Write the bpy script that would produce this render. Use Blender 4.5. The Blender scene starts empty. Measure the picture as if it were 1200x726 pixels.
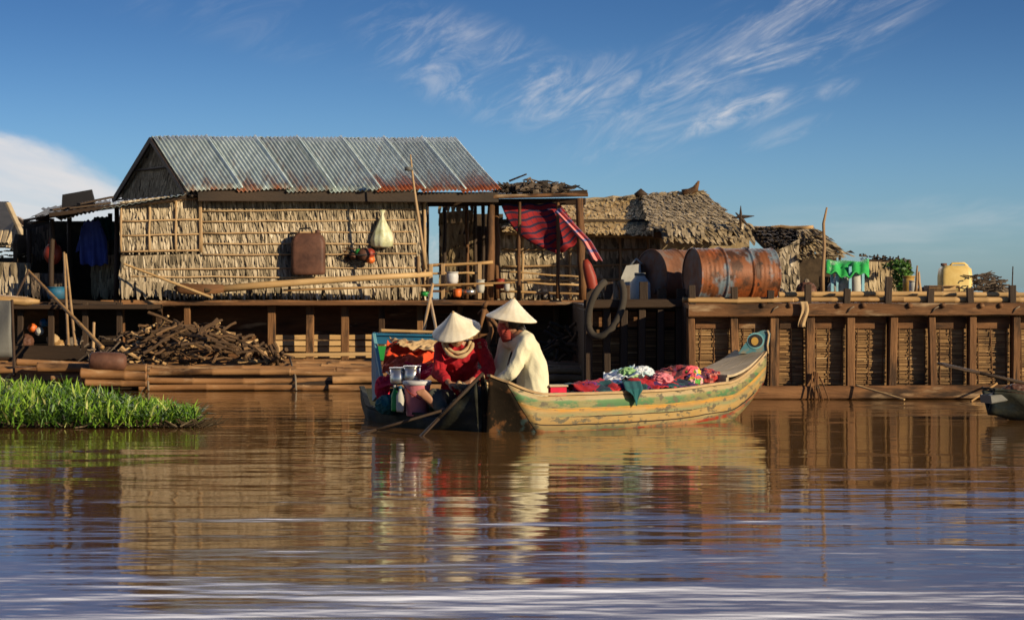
import bpy, bmesh, math, random
from mathutils import Vector, Matrix, noise
R = random.Random(7)
C = bpy.context.scene.collection
V = Vector
F, HY, CH = 2340.0, 336.0, 1.12          # focal length (px of a 1200 px wide frame), horizon row, eye height
def P(px, py, Y): return V(((px-600)/F*Y, Y, CH+(HY-py)/F*Y))
def WY(py): return CH*F/(py-HY)           # distance of the water surface seen at a row
def ns(x, y=0, z=0): return noise.noise(V((x, y, z)))

# ---------------------------------------------------------------- mesh builder
class MB:
    def __init__(s): s.v=[]; s.f=[]; s.t=[]; s.uv=[]
    def add(s, vs, fs, tone=.5, uvs=None):
        n=len(s.v); s.v += [V(p) for p in vs]
        s.t += tone if isinstance(tone, list) else [tone]*len(vs)
        s.uv += uvs if uvs else [(0,0)]*len(vs)
        s.f += [tuple(i+n for i in f) for f in fs]
        return s
    def beam(s, a, b, w, h, up=(0,0,1), tone=None, cham=.12, wob=0):
        a, b, up = V(a), V(b), V(up); d=(b-a).normalized(); x=d.cross(up)
        if x.length<1e-4: x=d.cross(V((1,0,0)))
        x.normalize(); z=x.cross(d)
        c=min(w,h)*cham; hw, hh=w/2, h/2
        pr=[(-hw+c,-hh),(hw-c,-hh),(hw,-hh+c),(hw,hh-c),(hw-c,hh),(-hw+c,hh),(-hw,hh-c),(-hw,-hh+c)]
        if tone is None: tone=R.random()
        L=(b-a).length; n=max(1,min(14,int(L/.3))) if wob else 1
        vs=[]
        for i in range(n+1):
            o=a+(b-a)*(i/n)
            if wob and 0<i<n: o=o+x*R.uniform(-wob,wob)+z*R.uniform(-wob,wob)
            vs += [o+x*p+z*q for p,q in pr]
        fs=[tuple(range(7,-1,-1)), tuple(n*8+i for i in range(8))]
        for k in range(n):
            fs += [(k*8+i, k*8+(i+1)%8, k*8+8+(i+1)%8, k*8+8+i) for i in range(8)]
        return s.add(vs, fs, tone)
    def box(s, c, sx, sy, sz, rz=0, tone=None):
        c=V(c); d=V((math.cos(rz), math.sin(rz), 0))
        return s.beam(c-d*sx/2, c+d*sx/2, sy, sz, tone=tone)
    def tube(s, pts, rad, seg=8, tone=None, cap=True):
        pts=[V(p) for p in pts]; n=len(pts)
        if not isinstance(rad,(list,tuple)): rad=[rad]*n
        if tone is None: tone=R.random()
        vs=[]; x=None
        for i,p in enumerate(pts):
            d=(pts[min(i+1,n-1)]-pts[max(i-1,0)]).normalized()
            if x is None:
                x=d.cross(V((0,0,1)))
                if x.length<.05: x=d.cross(V((1,0,0)))
            x=(x-d*x.dot(d)).normalized(); y=d.cross(x)
            vs += [p+(x*math.cos(2*math.pi*k/seg)+y*math.sin(2*math.pi*k/seg))*rad[i] for k in range(seg)]
        fs=[]
        for i in range(n-1):
            fs += [(i*seg+k, i*seg+(k+1)%seg, (i+1)*seg+(k+1)%seg, (i+1)*seg+k) for k in range(seg)]
        if cap: fs += [tuple(range(seg-1,-1,-1)), tuple((n-1)*seg+k for k in range(seg))]
        return s.add(vs, fs, tone)
    def caps(s, a, b, ra, rb, seg=12):                 # round-ended tapered limb
        a,b=V(a),V(b); d=(b-a); L=d.length; d.normalize(); pts=[];rad=[]
        for k in range(5):
            t=math.pi/2*k/4; pts.append(a-d*ra*math.cos(t)); rad.append(max(.001,ra*math.sin(t)))
        for k in range(1,5): pts.append(a+d*L*k/5); rad.append(ra+(rb-ra)*k/5)
        for k in range(5):
            t=math.pi/2*k/4; pts.append(b+d*rb*math.sin(t)); rad.append(max(.001,rb*math.cos(t)))
        return s.tube(pts, rad, seg)
    def loft(s, rings, closed=True, cap=True, tone=.5):
        m=len(rings[0]); vs=[p for r in rings for p in r]; fs=[]
        for i in range(len(rings)-1):
            for k in range(m if closed else m-1):
                fs.append((i*m+k, i*m+(k+1)%m, (i+1)*m+(k+1)%m, (i+1)*m+k))
        if cap: fs += [tuple(range(m-1,-1,-1)), tuple((len(rings)-1)*m+k for k in range(m))]
        return s.add(vs, fs, tone)
    def ell(s, path, side, seg=16):                     # path: (point, half width, half depth)
        side=V(side).normalized(); rings=[]
        for i,(p,w,dp) in enumerate(path):
            a=V(path[max(i-1,0)][0]); b=V(path[min(i+1,len(path)-1)][0]); d=(b-a).normalized()
            x=(side-d*side.dot(d)).normalized(); y=d.cross(x)
            rings.append([V(p)+x*w*math.cos(2*math.pi*k/seg)+y*dp*math.sin(2*math.pi*k/seg) for k in range(seg)])
        return s.loft(rings)
    def lathe(s, prof, M=Matrix(), seg=32, tone=.5, wob=None):
        rings=[]
        for r,z in prof:
            rings.append([M@V((r*math.cos(2*math.pi*k/seg), r*math.sin(2*math.pi*k/seg), z)) for k in range(seg)])
        return s.loft(rings, tone=tone, cap=True)
    def grid(s, nx, ny, f, tone=None):
        vs=[];uv=[];fs=[];ts=[]
        for j in range(ny+1):
            for i in range(nx+1):
                u,w=i/nx,j/ny; vs.append(f(u,w)); uv.append((u,w)); ts.append(tone(u,w) if tone else .5)
        for j in range(ny):
            for i in range(nx):
                a=j*(nx+1)+i; fs.append((a,a+1,a+nx+2,a+nx+1))
        return s.add(vs,fs,ts,uv)
    def blob(s, c, rx, ry, rz, seed=0, amp=.25, freq=2., sub=4, ridge=True, tone=.5):
        bm=bmesh.new(); bmesh.ops.create_icosphere(bm, subdivisions=sub, radius=1)
        vs=[]
        for v in bm.verts:
            p=v.co.normalized(); q=p*freq+V((seed*7.3,seed*3.1,seed))
            n=noise.noise(q); 
            if ridge: n=1-2*abs(noise.noise(q*1.0))-.6+.5*(1-2*abs(noise.noise(q*2.3)))-.2+.25*noise.noise(q*5)
            k=1+amp*n
            vs.append(V(c)+V((p.x*rx*k, p.y*ry*k, p.z*rz*k)))
        fs=[tuple(v.index for v in f.verts) for f in bm.faces]; bm.free()
        return s.add(vs,fs,tone)

ORG={}
def link(o, parent):
    C.objects.link(o)
    if parent is not None: o.parent=parent
def build(name, mb, mat, parent=None, smooth=False, org=None, flat_ang=None, solid=0):
    """mesh in world coordinates -> one object, its origin at the thing's base"""
    if parent is not None: og=ORG[parent.name]
    elif org is not None: og=V(org)
    else:
        xs=[p.x for p in mb.v]; ys=[p.y for p in mb.v]; zs=[p.z for p in mb.v]
        og=V(((min(xs)+max(xs))/2,(min(ys)+max(ys))/2,min(zs)))
    me=bpy.data.meshes.new(name); me.from_pydata([p-og for p in mb.v],[],mb.f); me.update()
    at=me.attributes.new('tone','FLOAT','POINT'); at.data.foreach_set('value',mb.t)
    uvl=me.uv_layers.new(name='UVMap'); 
    li=[0]*len(me.loops); me.loops.foreach_get('vertex_index',li)
    fl=[]; 
    for i in li: fl += mb.uv[i]
    uvl.data.foreach_set('uv',fl)
    bm=bmesh.new(); bm.from_mesh(me)
    if not any(u!=(0,0) for u in mb.uv[:3]): bmesh.ops.recalc_face_normals(bm, faces=bm.faces)
    bm.to_mesh(me); bm.free()
    if smooth: me.polygons.foreach_set('use_smooth',[True]*len(me.polygons))
    me.materials.append(mat)
    o=bpy.data.objects.new(name,me); link(o,parent)
    if parent is None: o.location=og
    ORG[o.name]=og
    if smooth=='auto':
        pass
    if solid:
        m=o.modifiers.new('thick','SOLIDIFY'); m.thickness=solid; m.offset=0
    return o
def tag(o,label=None,cat=None,group=None,kind=None):
    if label: o['label']=label
    if cat: o['category']=cat
    if group: o['group']=group
    if kind: o['kind']=kind
    return o
def thing(name,loc,label,cat,group=None):
    o=bpy.data.objects.new(name,None); o.empty_display_size=.1; C.objects.link(o); o.location=V(loc); ORG[o.name]=V(loc)
    return tag(o,label,cat,group)
def fuse(name, mb, mat, parent=None, voxel=.012, sm=6, fold=0, ffreq=9, org=None, seed=0):
    """weld overlapping limbs into one continuous skin"""
    if parent is not None: og=ORG[parent.name]
    else: og=V(org)
    me=bpy.data.meshes.new('tmp'); me.from_pydata([p-og for p in mb.v],[],mb.f); me.update()
    bm=bmesh.new(); bm.from_mesh(me); bmesh.ops.recalc_face_normals(bm, faces=bm.faces); bm.to_mesh(me); bm.free()
    t=bpy.data.objects.new('tmp',me); C.objects.link(t)
    m=t.modifiers.new('r','REMESH'); m.mode='VOXEL'; m.voxel_size=voxel; m.use_smooth_shade=True
    if sm: m=t.modifiers.new('s','SMOOTH'); m.iterations=sm; m.factor=.5
    dg=bpy.context.evaluated_depsgraph_get(); out=bpy.data.meshes.new_from_object(t.evaluated_get(dg))
    bpy.data.objects.remove(t)
    if fold:
        nn=[v.normal.copy() for v in out.vertices]
        for v,n in zip(out.vertices,nn):
            q=V((v.co.x*ffreq,v.co.y*ffreq,v.co.z*ffreq*.55))+V((seed,0,0))
            k=1-2*abs(noise.noise(q))-.5+.5*(1-2*abs(noise.noise(q*2.1)))-.25
            v.co=v.co+n*fold*k
    out.name=name; out.polygons.foreach_set('use_smooth',[True]*len(out.polygons))
    out.materials.clear(); out.materials.append(mat)
    o=bpy.data.objects.new(name,out); link(o,parent)
    if parent is None: o.location=og
    ORG[o.name]=og
    return o
def copy_tree(o,parent=None):
    c=o.copy(); C.objects.link(c)
    if parent is not None: c.parent=parent
    for ch in list(o.children): copy_tree(ch,c)
    return c

# ---------------------------------------------------------------- materials
def mat(name, ramp, scale=4, stretch=(1,1,1), tone=0, rough=.8, bump=.3, bscale=30, bstretch=None, metal=0,
        over=None, oscale=3, othr=.55, osoft=.12, attr_over=False, spec=.3, detail=6, dist=.01, sheen=0):
    m=bpy.data.materials.new(name); m.use_nodes=True; nt=m.node_tree; N=nt.nodes; L=nt.links
    b=N['Principled BSDF']; tc=N.new('ShaderNodeTexCoord')
    def nz(sc,st,det=6,rg=.6):
        mp=N.new('ShaderNodeMapping'); mp.inputs['Scale'].default_value=st; L.new(tc.outputs['Object'],mp.inputs[0])
        n=N.new('ShaderNodeTexNoise'); n.inputs['Scale'].default_value=sc; n.inputs['Detail'].default_value=det; n.inputs['Roughness'].default_value=rg
        L.new(mp.outputs[0],n.inputs['Vector']); return n.outputs['Fac']
    f=nz(scale,stretch,detail)
    st=N.new('ShaderNodeMapRange'); st.inputs[1].default_value=.25; st.inputs[2].default_value=.75; L.new(f,st.inputs[0]); f=st.outputs[0]
    if tone:
        a=N.new('ShaderNodeAttribute'); a.attribute_name='tone'
        mx=N.new('ShaderNodeMix'); mx.inputs[0].default_value=tone; L.new(f,mx.inputs[2]); L.new(a.outputs['Fac'],mx.inputs[3]); f=mx.outputs[0]
    r=N.new('ShaderNodeValToRGB'); e=r.color_ramp.elements
    while len(e)<len(ramp): e.new(.5)
    for i,(p,c) in enumerate(ramp): e[i].position=p; e[i].color=(*c,1)
    L.new(f,r.inputs[0]); col=r.outputs[0]
    if over:
        for k,(oc,os,ot,ost) in enumerate(over):
            g=nz(os,ost); q=N.new('ShaderNodeMapRange'); q.inputs[1].default_value=ot-osoft; q.inputs[2].default_value=ot+osoft
            if attr_over:
                a=N.new('ShaderNodeAttribute'); a.attribute_name='tone'
                ad=N.new('ShaderNodeMath'); ad.operation='ADD'; L.new(g,ad.inputs[0]); L.new(a.outputs['Fac'],ad.inputs[1]); g=ad.outputs[0]
            L.new(g,q.inputs[0])
            mx=N.new('ShaderNodeMix'); mx.data_type='RGBA'; L.new(q.outputs[0],mx.inputs[0]); L.new(col,mx.inputs[6]); mx.inputs[7].default_value=(*oc,1); col=mx.outputs[2]
    L.new(col,b.inputs['Base Color'])
    b.inputs['Roughness'].default_value=rough; b.inputs['Metallic'].default_value=metal; b.inputs['Specular IOR Level'].default_value=spec
    if bump:
        g=nz(bscale,bstretch or stretch,4); bp=N.new('ShaderNodeBump'); bp.inputs['Strength'].default_value=bump; bp.inputs['Distance'].default_value=dist
        L.new(g,bp.inputs['Height']); L.new(bp.outputs[0],b.inputs['Normal'])
    return m
def plain(name,c,rough=.6,**k):
    d=tuple(x*.72 for x in c); return mat(name,[(0,d),(1,c)],rough=rough,**k)
X=(.12,1,1); Z=(1,1,.12); Yx=(1,.12,1)
m_thatch=mat('dry palm leaf thatch',[(0,(.03,.02,.01)),(.25,(.13,.10,.06)),(.55,(.36,.28,.18)),(.82,(.58,.48,.34)),(1,(.84,.75,.60))],scale=9,stretch=(1,1,.25),tone=.6,rough=.75,bump=.5,bscale=90)
m_thatchd=mat('old grey brown thatch',[(0,(.06,.04,.02)),(.35,(.25,.18,.095)),(.75,(.50,.38,.22)),(1,(.72,.58,.38))],scale=7,stretch=(1,1,.4),tone=.6,rough=.85,bump=.5,bscale=70)
m_thatchg=mat('gold straw thatch',[(0,(.18,.10,.04)),(.4,(.46,.30,.12)),(.8,(.68,.48,.22)),(1,(.85,.66,.36))],scale=7,stretch=(1,1,.4),tone=.6,rough=.8,bump=.5,bscale=70)
m_thatchk=mat('blackened leaf thatch',[(0,(.015,.012,.01)),(.5,(.07,.05,.035)),(1,(.25,.18,.12))],scale=7,stretch=(1,1,.4),tone=.65,rough=.8,bump=.5,bscale=70)
m_back=mat('dark brown matting',[(0,(.03,.02,.012)),(1,(.09,.06,.035))],scale=12,rough=.95)  # dark brown sheet behind the leaves and in openings, showing in the gaps
m_bamboo=mat('yellow brown bamboo',[(0,(.20,.10,.035)),(.5,(.42,.25,.10)),(1,(.62,.42,.20))],scale=5,stretch=X,tone=.5,rough=.55,bump=.25,over=[((.09,.045,.02),9,.66,X)])
m_bambooz=mat('brown bamboo upright',[(0,(.16,.09,.04)),(.5,(.34,.21,.10)),(1,(.52,.36,.19))],scale=5,stretch=Z,tone=.5,rough=.6,bump=.25)
m_raft=mat('wet orange bamboo log',[(0,(.10,.042,.014)),(.5,(.27,.13,.05)),(1,(.46,.26,.11))],scale=6,stretch=X,tone=.5,rough=.55,bump=.35,over=[((.05,.024,.01),5,.60,(.35,1,1)),((.5,.33,.18),11,.68,(.3,1,1))])
m_wood=mat('weathered brown timber',[(0,(.05,.022,.008)),(.5,(.15,.066,.024)),(1,(.34,.165,.065))],scale=9,stretch=X,tone=.35,rough=.75,bump=.8,bscale=60,over=[((.05,.024,.010),3,.57,(.3,1,1)),((.03,.016,.008),12,.62,(.1,1,1)),((.40,.27,.15),6,.66,(.2,1,1))],osoft=.05)
m_woodz=mat('weathered brown post',[(0,(.06,.027,.009)),(.5,(.16,.073,.027)),(1,(.33,.165,.065))],scale=9,stretch=Z,tone=.4,rough=.75,bump=.8,bscale=60,over=[((.05,.024,.010),4,.57,(1,1,.3)),((.03,.016,.008),12,.62,(1,1,.1))],osoft=.05)
m_woodd=mat('dark brown timber',[(0,(.014,.009,.006)),(1,(.065,.036,.018))],scale=6,stretch=X,tone=.4,rough=.7,bump=.5,bscale=60)
m_wooddz=mat('dark brown post',[(0,(.014,.009,.006)),(1,(.07,.04,.022))],scale=6,stretch=Z,tone=.4,rough=.7,bump=.5,bscale=60)
m_weave=mat('split bamboo matting',[(0,(.06,.03,.012)),(.35,(.18,.095,.036)),(.75,(.40,.23,.09)),(1,(.70,.50,.26))],scale=8,stretch=(.25,1,1),tone=.6,rough=.7,bump=.3,over=[((.05,.03,.015),2.6,.64,(1,1,1))])
m_plankg=mat('bleached grey brown plank',[(0,(.26,.19,.11)),(1,(.62,.50,.33))],scale=9,stretch=X,tone=.3,rough=.8,bump=.4)
def tinmat(k): return mat('galvanised roof sheet',[(0,(.22*k,.27*k,.25*k)),(.5,(.38*k,.45*k,.42*k)),(1,(.54*k,.61*k,.57*k))],scale=5,stretch=(3,.35,.35),rough=.5,metal=.2,bump=.05,
          over=[((.24,.17,.12),9,.72,(2.4,.25,.25)),((.30,.075,.02),7,.92,(2.2,.5,.5))],attr_over=True,osoft=.14,spec=.5)
m_tin=tinmat(1); m_tins=[m_tin,tinmat(.82),tinmat(1.12)]
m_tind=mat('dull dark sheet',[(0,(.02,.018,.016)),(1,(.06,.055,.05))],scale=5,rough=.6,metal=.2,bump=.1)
m_drum=mat('rusted blue oil drum',[(0,(.11,.15,.18)),(1,(.19,.23,.26))],scale=6,rough=.55,metal=.15,bump=.25,bscale=50,
          over=[((.19,.065,.024),5.5,.45,(1,1,.55)),((.07,.03,.016),7,.53,(1,1,.6)),((.36,.09,.02),3.5,.60,(1,1,1)),((.04,.02,.012),14,.64,(1,1,1))],osoft=.05)
m_drume=mat('brown rusted drum end',[(0,(.10,.04,.02)),(1,(.24,.10,.05))],scale=6,rough=.8,bump=.3,over=[((.14,.13,.12),5,.6,(1,1,1))])
m_hatm=mat('pale palm leaf hat',[(0,(.62,.52,.36)),(1,(.82,.74,.58))],scale=12,rough=.55,bump=.12,bscale=60)
m_skin=mat('tanned skin',[(0,(.28,.125,.065)),(1,(.40,.19,.105))],scale=14,rough=.5,bump=.08,bscale=120,spec=.4)
m_hair=mat('black hair',[(0,(.008,.006,.005)),(1,(.03,.022,.018))],scale=60,stretch=Z,rough=.4,bump=.5)
m_red=mat('dark red knit cotton',[(0,(.26,.006,.012)),(1,(.46,.014,.022))],scale=25,rough=.85,bump=.3,bscale=200)
m_cream=mat('cream cotton shirt',[(0,(.60,.54,.36)),(1,(.76,.70,.50))],scale=7,rough=.8,bump=.3,bscale=90)
m_scarf=mat('tan scarf',[(0,(.34,.22,.11)),(1,(.56,.40,.22))],scale=12,rough=.9,bump=.3,bscale=90)
m_trou=mat('grey green trousers',[(0,(.045,.05,.04)),(1,(.10,.10,.075))],scale=12,rough=.9,bump=.3)
m_trouk=mat('olive trousers',[(0,(.10,.08,.045)),(1,(.18,.15,.09))],scale=12,rough=.9,bump=.3)
SKYS=.10; CLC=(6.6,6.4,6.4); VLC=(24,22.8,22.2)  # VLC: colour of the added unseen band that whitens the water reflections
# ---------------------------------------------------------------- boat paint etc.
def hullmat():
    m=mat('flaking painted hull',[(0,(.20,.13,.055)),(.5,(.36,.235,.09)),(1,(.42,.33,.17))],scale=5,stretch=(.5,.5,1.5),rough=.6,bump=.3,bscale=40,dist=.01)
    nt=m.node_tree;N=nt.nodes;L=nt.links;b=N['Principled BSDF']
    a=N.new('ShaderNodeUVMap'); a.uv_map='UVMap'; sp=N.new('ShaderNodeSeparateXYZ'); L.new(a.outputs[0],sp.inputs[0])
    tc=N.new('ShaderNodeTexCoord')
    def nz(s,st=(1,1,1)):
        mp=N.new('ShaderNodeMapping'); mp.inputs['Scale'].default_value=st; L.new(tc.outputs['Object'],mp.inputs[0])
        n=N.new('ShaderNodeTexNoise'); n.inputs['Scale'].default_value=s; n.inputs['Detail'].default_value=6; n.inputs['Roughness'].default_value=.65; L.new(mp.outputs[0],n.inputs['Vector']); return n.outputs['Fac']
    w=nz(6); ma=N.new('ShaderNodeMath'); ma.operation='MULTIPLY_ADD'; L.new(w,ma.inputs[0]); ma.inputs[1].default_value=.05; L.new(sp.outputs[1],ma.inputs[2])
    r=N.new('ShaderNodeValToRGB'); r.color_ramp.interpolation='LINEAR'; e=r.color_ramp.elements
    st=[(0,(.10,.09,.04)),(.27,(.14,.13,.05)),(.30,(.26,.03,.012)),(.40,(.26,.03,.012)),(.42,(.09,.11,.05)),(.47,(.20,.17,.08)),(.52,(.33,.20,.06)),(.62,(.38,.24,.08)),(.68,(.20,.22,.11)),(.73,(.33,.22,.08)),(.755,(.50,.24,.04)),(.785,(.50,.24,.04)),(.805,(.05,.13,.055)),(.93,(.10,.20,.075)),(.96,(.38,.28,.15)),(1,(.40,.30,.16))]
    while len(e)<len(st): e.new(.5)
    for i,(p,c) in enumerate(st): e[i].position=p; e[i].color=(*c,1)
    L.new(ma.outputs[0],r.inputs[0])
    q=N.new('ShaderNodeMapRange'); q.inputs[1].default_value=.47; q.inputs[2].default_value=.53; L.new(nz(7,(.5,.5,1.6)),q.inputs[0])
    old=b.inputs['Base Color'].links[0].from_socket
    mx=N.new('ShaderNodeMix'); mx.data_type='RGBA'; ml=N.new('ShaderNodeMath'); ml.operation='MULTIPLY'; ml.inputs[1].default_value=.55; L.new(q.outputs[0],ml.inputs[0])
    L.new(ml.outputs[0],mx.inputs[0]); L.new(r.outputs[0],mx.inputs[6]); L.new(old,mx.inputs[7])
    q2=N.new('ShaderNodeMapRange'); q2.inputs[1].default_value=.53; q2.inputs[2].default_value=.60; L.new(nz(9,(1,1,2)),q2.inputs[0])
    mx2=N.new('ShaderNodeMix'); mx2.data_type='RGBA'; L.new(q2.outputs[0],mx2.inputs[0]); L.new(mx.outputs[2],mx2.inputs[6]); mx2.inputs[7].default_value=(.12,.10,.06,1)
    L.new(mx2.outputs[2],b.inputs['Base Color'])
    return m
m_hull=hullmat()
m_inner=mat('worn boat inside',[(0,(.10,.06,.035)),(1,(.26,.17,.09))],scale=6,rough=.8,bump=.3)
m_bow=mat('dark shaded bow timber',[(0,(.008,.006,.004)),(1,(.022,.015,.009))],scale=5,rough=.9,spec=.08,bump=.4,over=[((.11,.05,.02),5,.57,(1,1,1)),((.03,.05,.05),7,.62,(1,1,1))],osoft=.03)  # dark bow paint with brown patches; shade on the end face put in too
m_darkhull=mat('dark grey green hull',[(0,(.012,.012,.009)),(.6,(.034,.034,.024)),(1,(.07,.065,.045))],scale=5,stretch=(1,1,2),spec=.12,rough=.8,bump=.4,over=[((.015,.03,.045),4,.60,(1,1,1))])  # dark hull paint, with the shade over the low boat's side put in
m_blue=mat('turquoise blue paint',[(0,(.01,.07,.14)),(1,(.02,.15,.26))],scale=8,rough=.55,bump=.2,over=[((.10,.09,.07),9,.66,(1,1,1))])
m_bluel=mat('pale turquoise paint',[(0,(.09,.25,.28)),(1,(.18,.38,.40))],scale=8,rough=.55,bump=.2)
m_teal=plain('teal paint',(.06,.19,.22),scale=10,over=[((.24,.19,.11),12,.58,(1,1,1))])
m_white=plain('dirty white plastic',(.50,.48,.42)); m_grey=plain('grey sheet',(.16,.155,.14))
m_pink=plain('pink plastic',(.62,.20,.22),rough=.4); m_rim=plain('pale plastic lid',(.62,.60,.58),rough=.4)
m_metal=mat('pot metal',[(0,(.45,.42,.38)),(1,(.7,.67,.62))],rough=.28,metal=.9,bump=.05)
m_gplast=plain('green bottle plastic',(.03,.30,.06),rough=.3); m_wplast=plain('milky bag plastic',(.72,.74,.50),rough=.4,scale=14,over=[((.45,.44,.22),10,.58,(1,1,1))])
m_yplast=mat('yellowed jerrycan plastic',[(0,(.55,.36,.10)),(1,(.78,.60,.24))],scale=5,rough=.45,bump=.1)
m_rustj=mat('rusty brown can',[(0,(.045,.02,.014)),(1,(.17,.075,.045))],scale=6,rough=.6,bump=.3)
m_redcl=mat('orange red cloth',[(0,(.52,.035,.012)),(1,(.78,.10,.02))],scale=5,rough=.85,bump=.3)
m_pinkcl=mat('crimson cloth',[(0,(.45,.01,.03)),(1,(.72,.025,.07))],scale=5,rough=.85,bump=.3)
m_tancl=mat('tan cloth',[(0,(.34,.22,.11)),(1,(.52,.36,.19))],scale=8,rough=.85,bump=.3)
m_facecl=mat('dull red scarf',[(0,(.24,.03,.02)),(1,(.40,.07,.05))],rough=.9)
m_whitecl=mat('white cloth',[(0,(.55,.58,.62)),(1,(.75,.78,.80))],scale=6,rough=.85,bump=.3,over=[((.25,.45,.50),5,.58,(1,1,1))],osoft=.04)
m_bluecl=mat('blue shirt cotton',[(0,(.06,.08,.30)),(1,(.11,.15,.45))],scale=6,rough=.9,bump=.3)
m_tealcl=mat('dark teal cloth',[(0,(.01,.06,.07)),(1,(.02,.13,.13))],scale=6,rough=.9,bump=.3)
m_black=plain('black rubber',(.022,.02,.02),rough=.6); m_orange=plain('orange plastic',(.75,.16,.03),rough=.4)
m_redpl=plain('faded red plastic',(.30,.04,.02),rough=.5)
m_gtab=mat('bright green cover',[(0,(.02,.26,.05)),(1,(.05,.52,.12))],scale=6,rough=.6,over=[((.6,.7,.55),5,.60,(1,1,1))],osoft=.04)
m_lblue=plain('light blue paint',(.28,.55,.66)); m_green=plain('leaf green',(.05,.14,.02)); m_yellow=plain('yellow paint',(.50,.28,.05),scale=9,over=[((.25,.18,.08),8,.56,(1,1,1))])
m_hose=plain('old dark hose',(.055,.045,.035),rough=.9)
m_rope=plain('grey rope',(.22,.17,.12),rough=.95,scale=40)
def patchmat(name,cols,scale,dist=.6,fine=False):
    m=bpy.data.materials.new(name); m.use_nodes=True; nt=m.node_tree;N=nt.nodes;L=nt.links;b=N['Principled BSDF']; tc=N.new('ShaderNodeTexCoord')
    n=N.new('ShaderNodeTexNoise'); n.inputs['Scale'].default_value=6; L.new(tc.outputs['Object'],n.inputs['Vector'])
    mx=N.new('ShaderNodeMix'); mx.data_type='VECTOR'; mx.inputs[0].default_value=.12*dist; L.new(tc.outputs['Object'],mx.inputs[4]); L.new(n.outputs['Color'],mx.inputs[5])
    v=N.new('ShaderNodeTexVoronoi'); v.inputs['Scale'].default_value=scale; v.distance='CHEBYCHEV'; v.inputs['Randomness'].default_value=.55; L.new(mx.outputs[1],v.inputs['Vector'])
    s=N.new('ShaderNodeSeparateColor'); L.new(v.outputs['Color'],s.inputs[0])
    r=N.new('ShaderNodeValToRGB'); r.color_ramp.interpolation='CONSTANT'; e=r.color_ramp.elements
    while len(e)<len(cols): e.new(.5)
    for i,c in enumerate(cols): e[i].position=i/len(cols); e[i].color=(*c,1)
    L.new(s.outputs[0],r.inputs[0]); L.new(r.outputs[0],b.inputs['Base Color']); b.inputs['Roughness'].default_value=.85
    g=N.new('ShaderNodeTexNoise'); g.inputs['Scale'].default_value=70; L.new(tc.outputs['Object'],g.inputs['Vector']); bp=N.new('ShaderNodeBump'); bp.inputs['Strength'].default_value=.4; bp.inputs['Distance'].default_value=.01; L.new(g.outputs['Fac'],bp.inputs['Height']); L.new(bp.outputs[0],b.inputs['Normal'])
    return m
m_check=patchmat('red purple teal checked cotton',[(.42,.015,.02),(.02,.04,.06),(.50,.02,.02),(.07,.01,.09),(.015,.07,.08),(.36,.02,.04)],11)
m_flower=patchmat('maroon flowered cloth',[(.05,.01,.015),(.22,.02,.03),(.03,.01,.02),(.36,.11,.09),(.10,.015,.06),(.28,.03,.02)],20,1.2)
m_multi=patchmat('many coloured print cloth',[(.75,.10,.12),(.75,.5,.05),(.10,.35,.05),(.04,.16,.40),(.65,.05,.10),(.7,.35,.35)],20,1.2)
m_redpr=patchmat('red pink violet print cloth',[(.45,.03,.025),(.50,.16,.12),(.13,.02,.12),(.10,.02,.05),(.05,.02,.10),(.34,.04,.03)],18,1.2)
def plaid(name,base,dark,nu,nv,wu=.18,light=None):
    m=bpy.data.materials.new(name); m.use_nodes=True; nt=m.node_tree;N=nt.nodes;L=nt.links;b=N['Principled BSDF']; uv=N.new('ShaderNodeUVMap'); uv.uv_map='UVMap'
    s=N.new('ShaderNodeSeparateXYZ'); L.new(uv.outputs[0],s.inputs[0])
    col=None; last=None
    for i,(n,w,c) in enumerate([(nu,wu*.5,dark),(nv,wu,dark)]):
        a=N.new('ShaderNodeMath'); a.operation='MULTIPLY'; a.inputs[1].default_value=n; L.new(s.outputs[i],a.inputs[0])
        f=N.new('ShaderNodeMath'); f.operation='FRACT'; L.new(a.outputs[0],f.inputs[0])
        l=N.new('ShaderNodeMath'); l.operation='LESS_THAN'; l.inputs[1].default_value=w; L.new(f.outputs[0],l.inputs[0])
        mx=N.new('ShaderNodeMix'); mx.data_type='RGBA'; 
        if i==0:
            ml=N.new('ShaderNodeMath'); ml.operation='MULTIPLY'; ml.inputs[1].default_value=.5; L.new(l.outputs[0],ml.inputs[0]); L.new(ml.outputs[0],mx.inputs[0])
        else: L.new(l.outputs[0],mx.inputs[0])
        if last is None: mx.inputs[6].default_value=(*base,1)
        else: L.new(last,mx.inputs[6])
        mx.inputs[7].default_value=(*c,1); last=mx.outputs[2]
    L.new(last,b.inputs['Base Color']); b.inputs['Roughness'].default_value=.85
    return m
m_plaid=plaid('red blue checked krama cloth',(.28,.008,.011),(.02,.012,.04),11,8,.32)
m_plaidl=plaid('pink striped cloth',(.72,.22,.20),(.18,.18,.35),1,5,.25)

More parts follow.
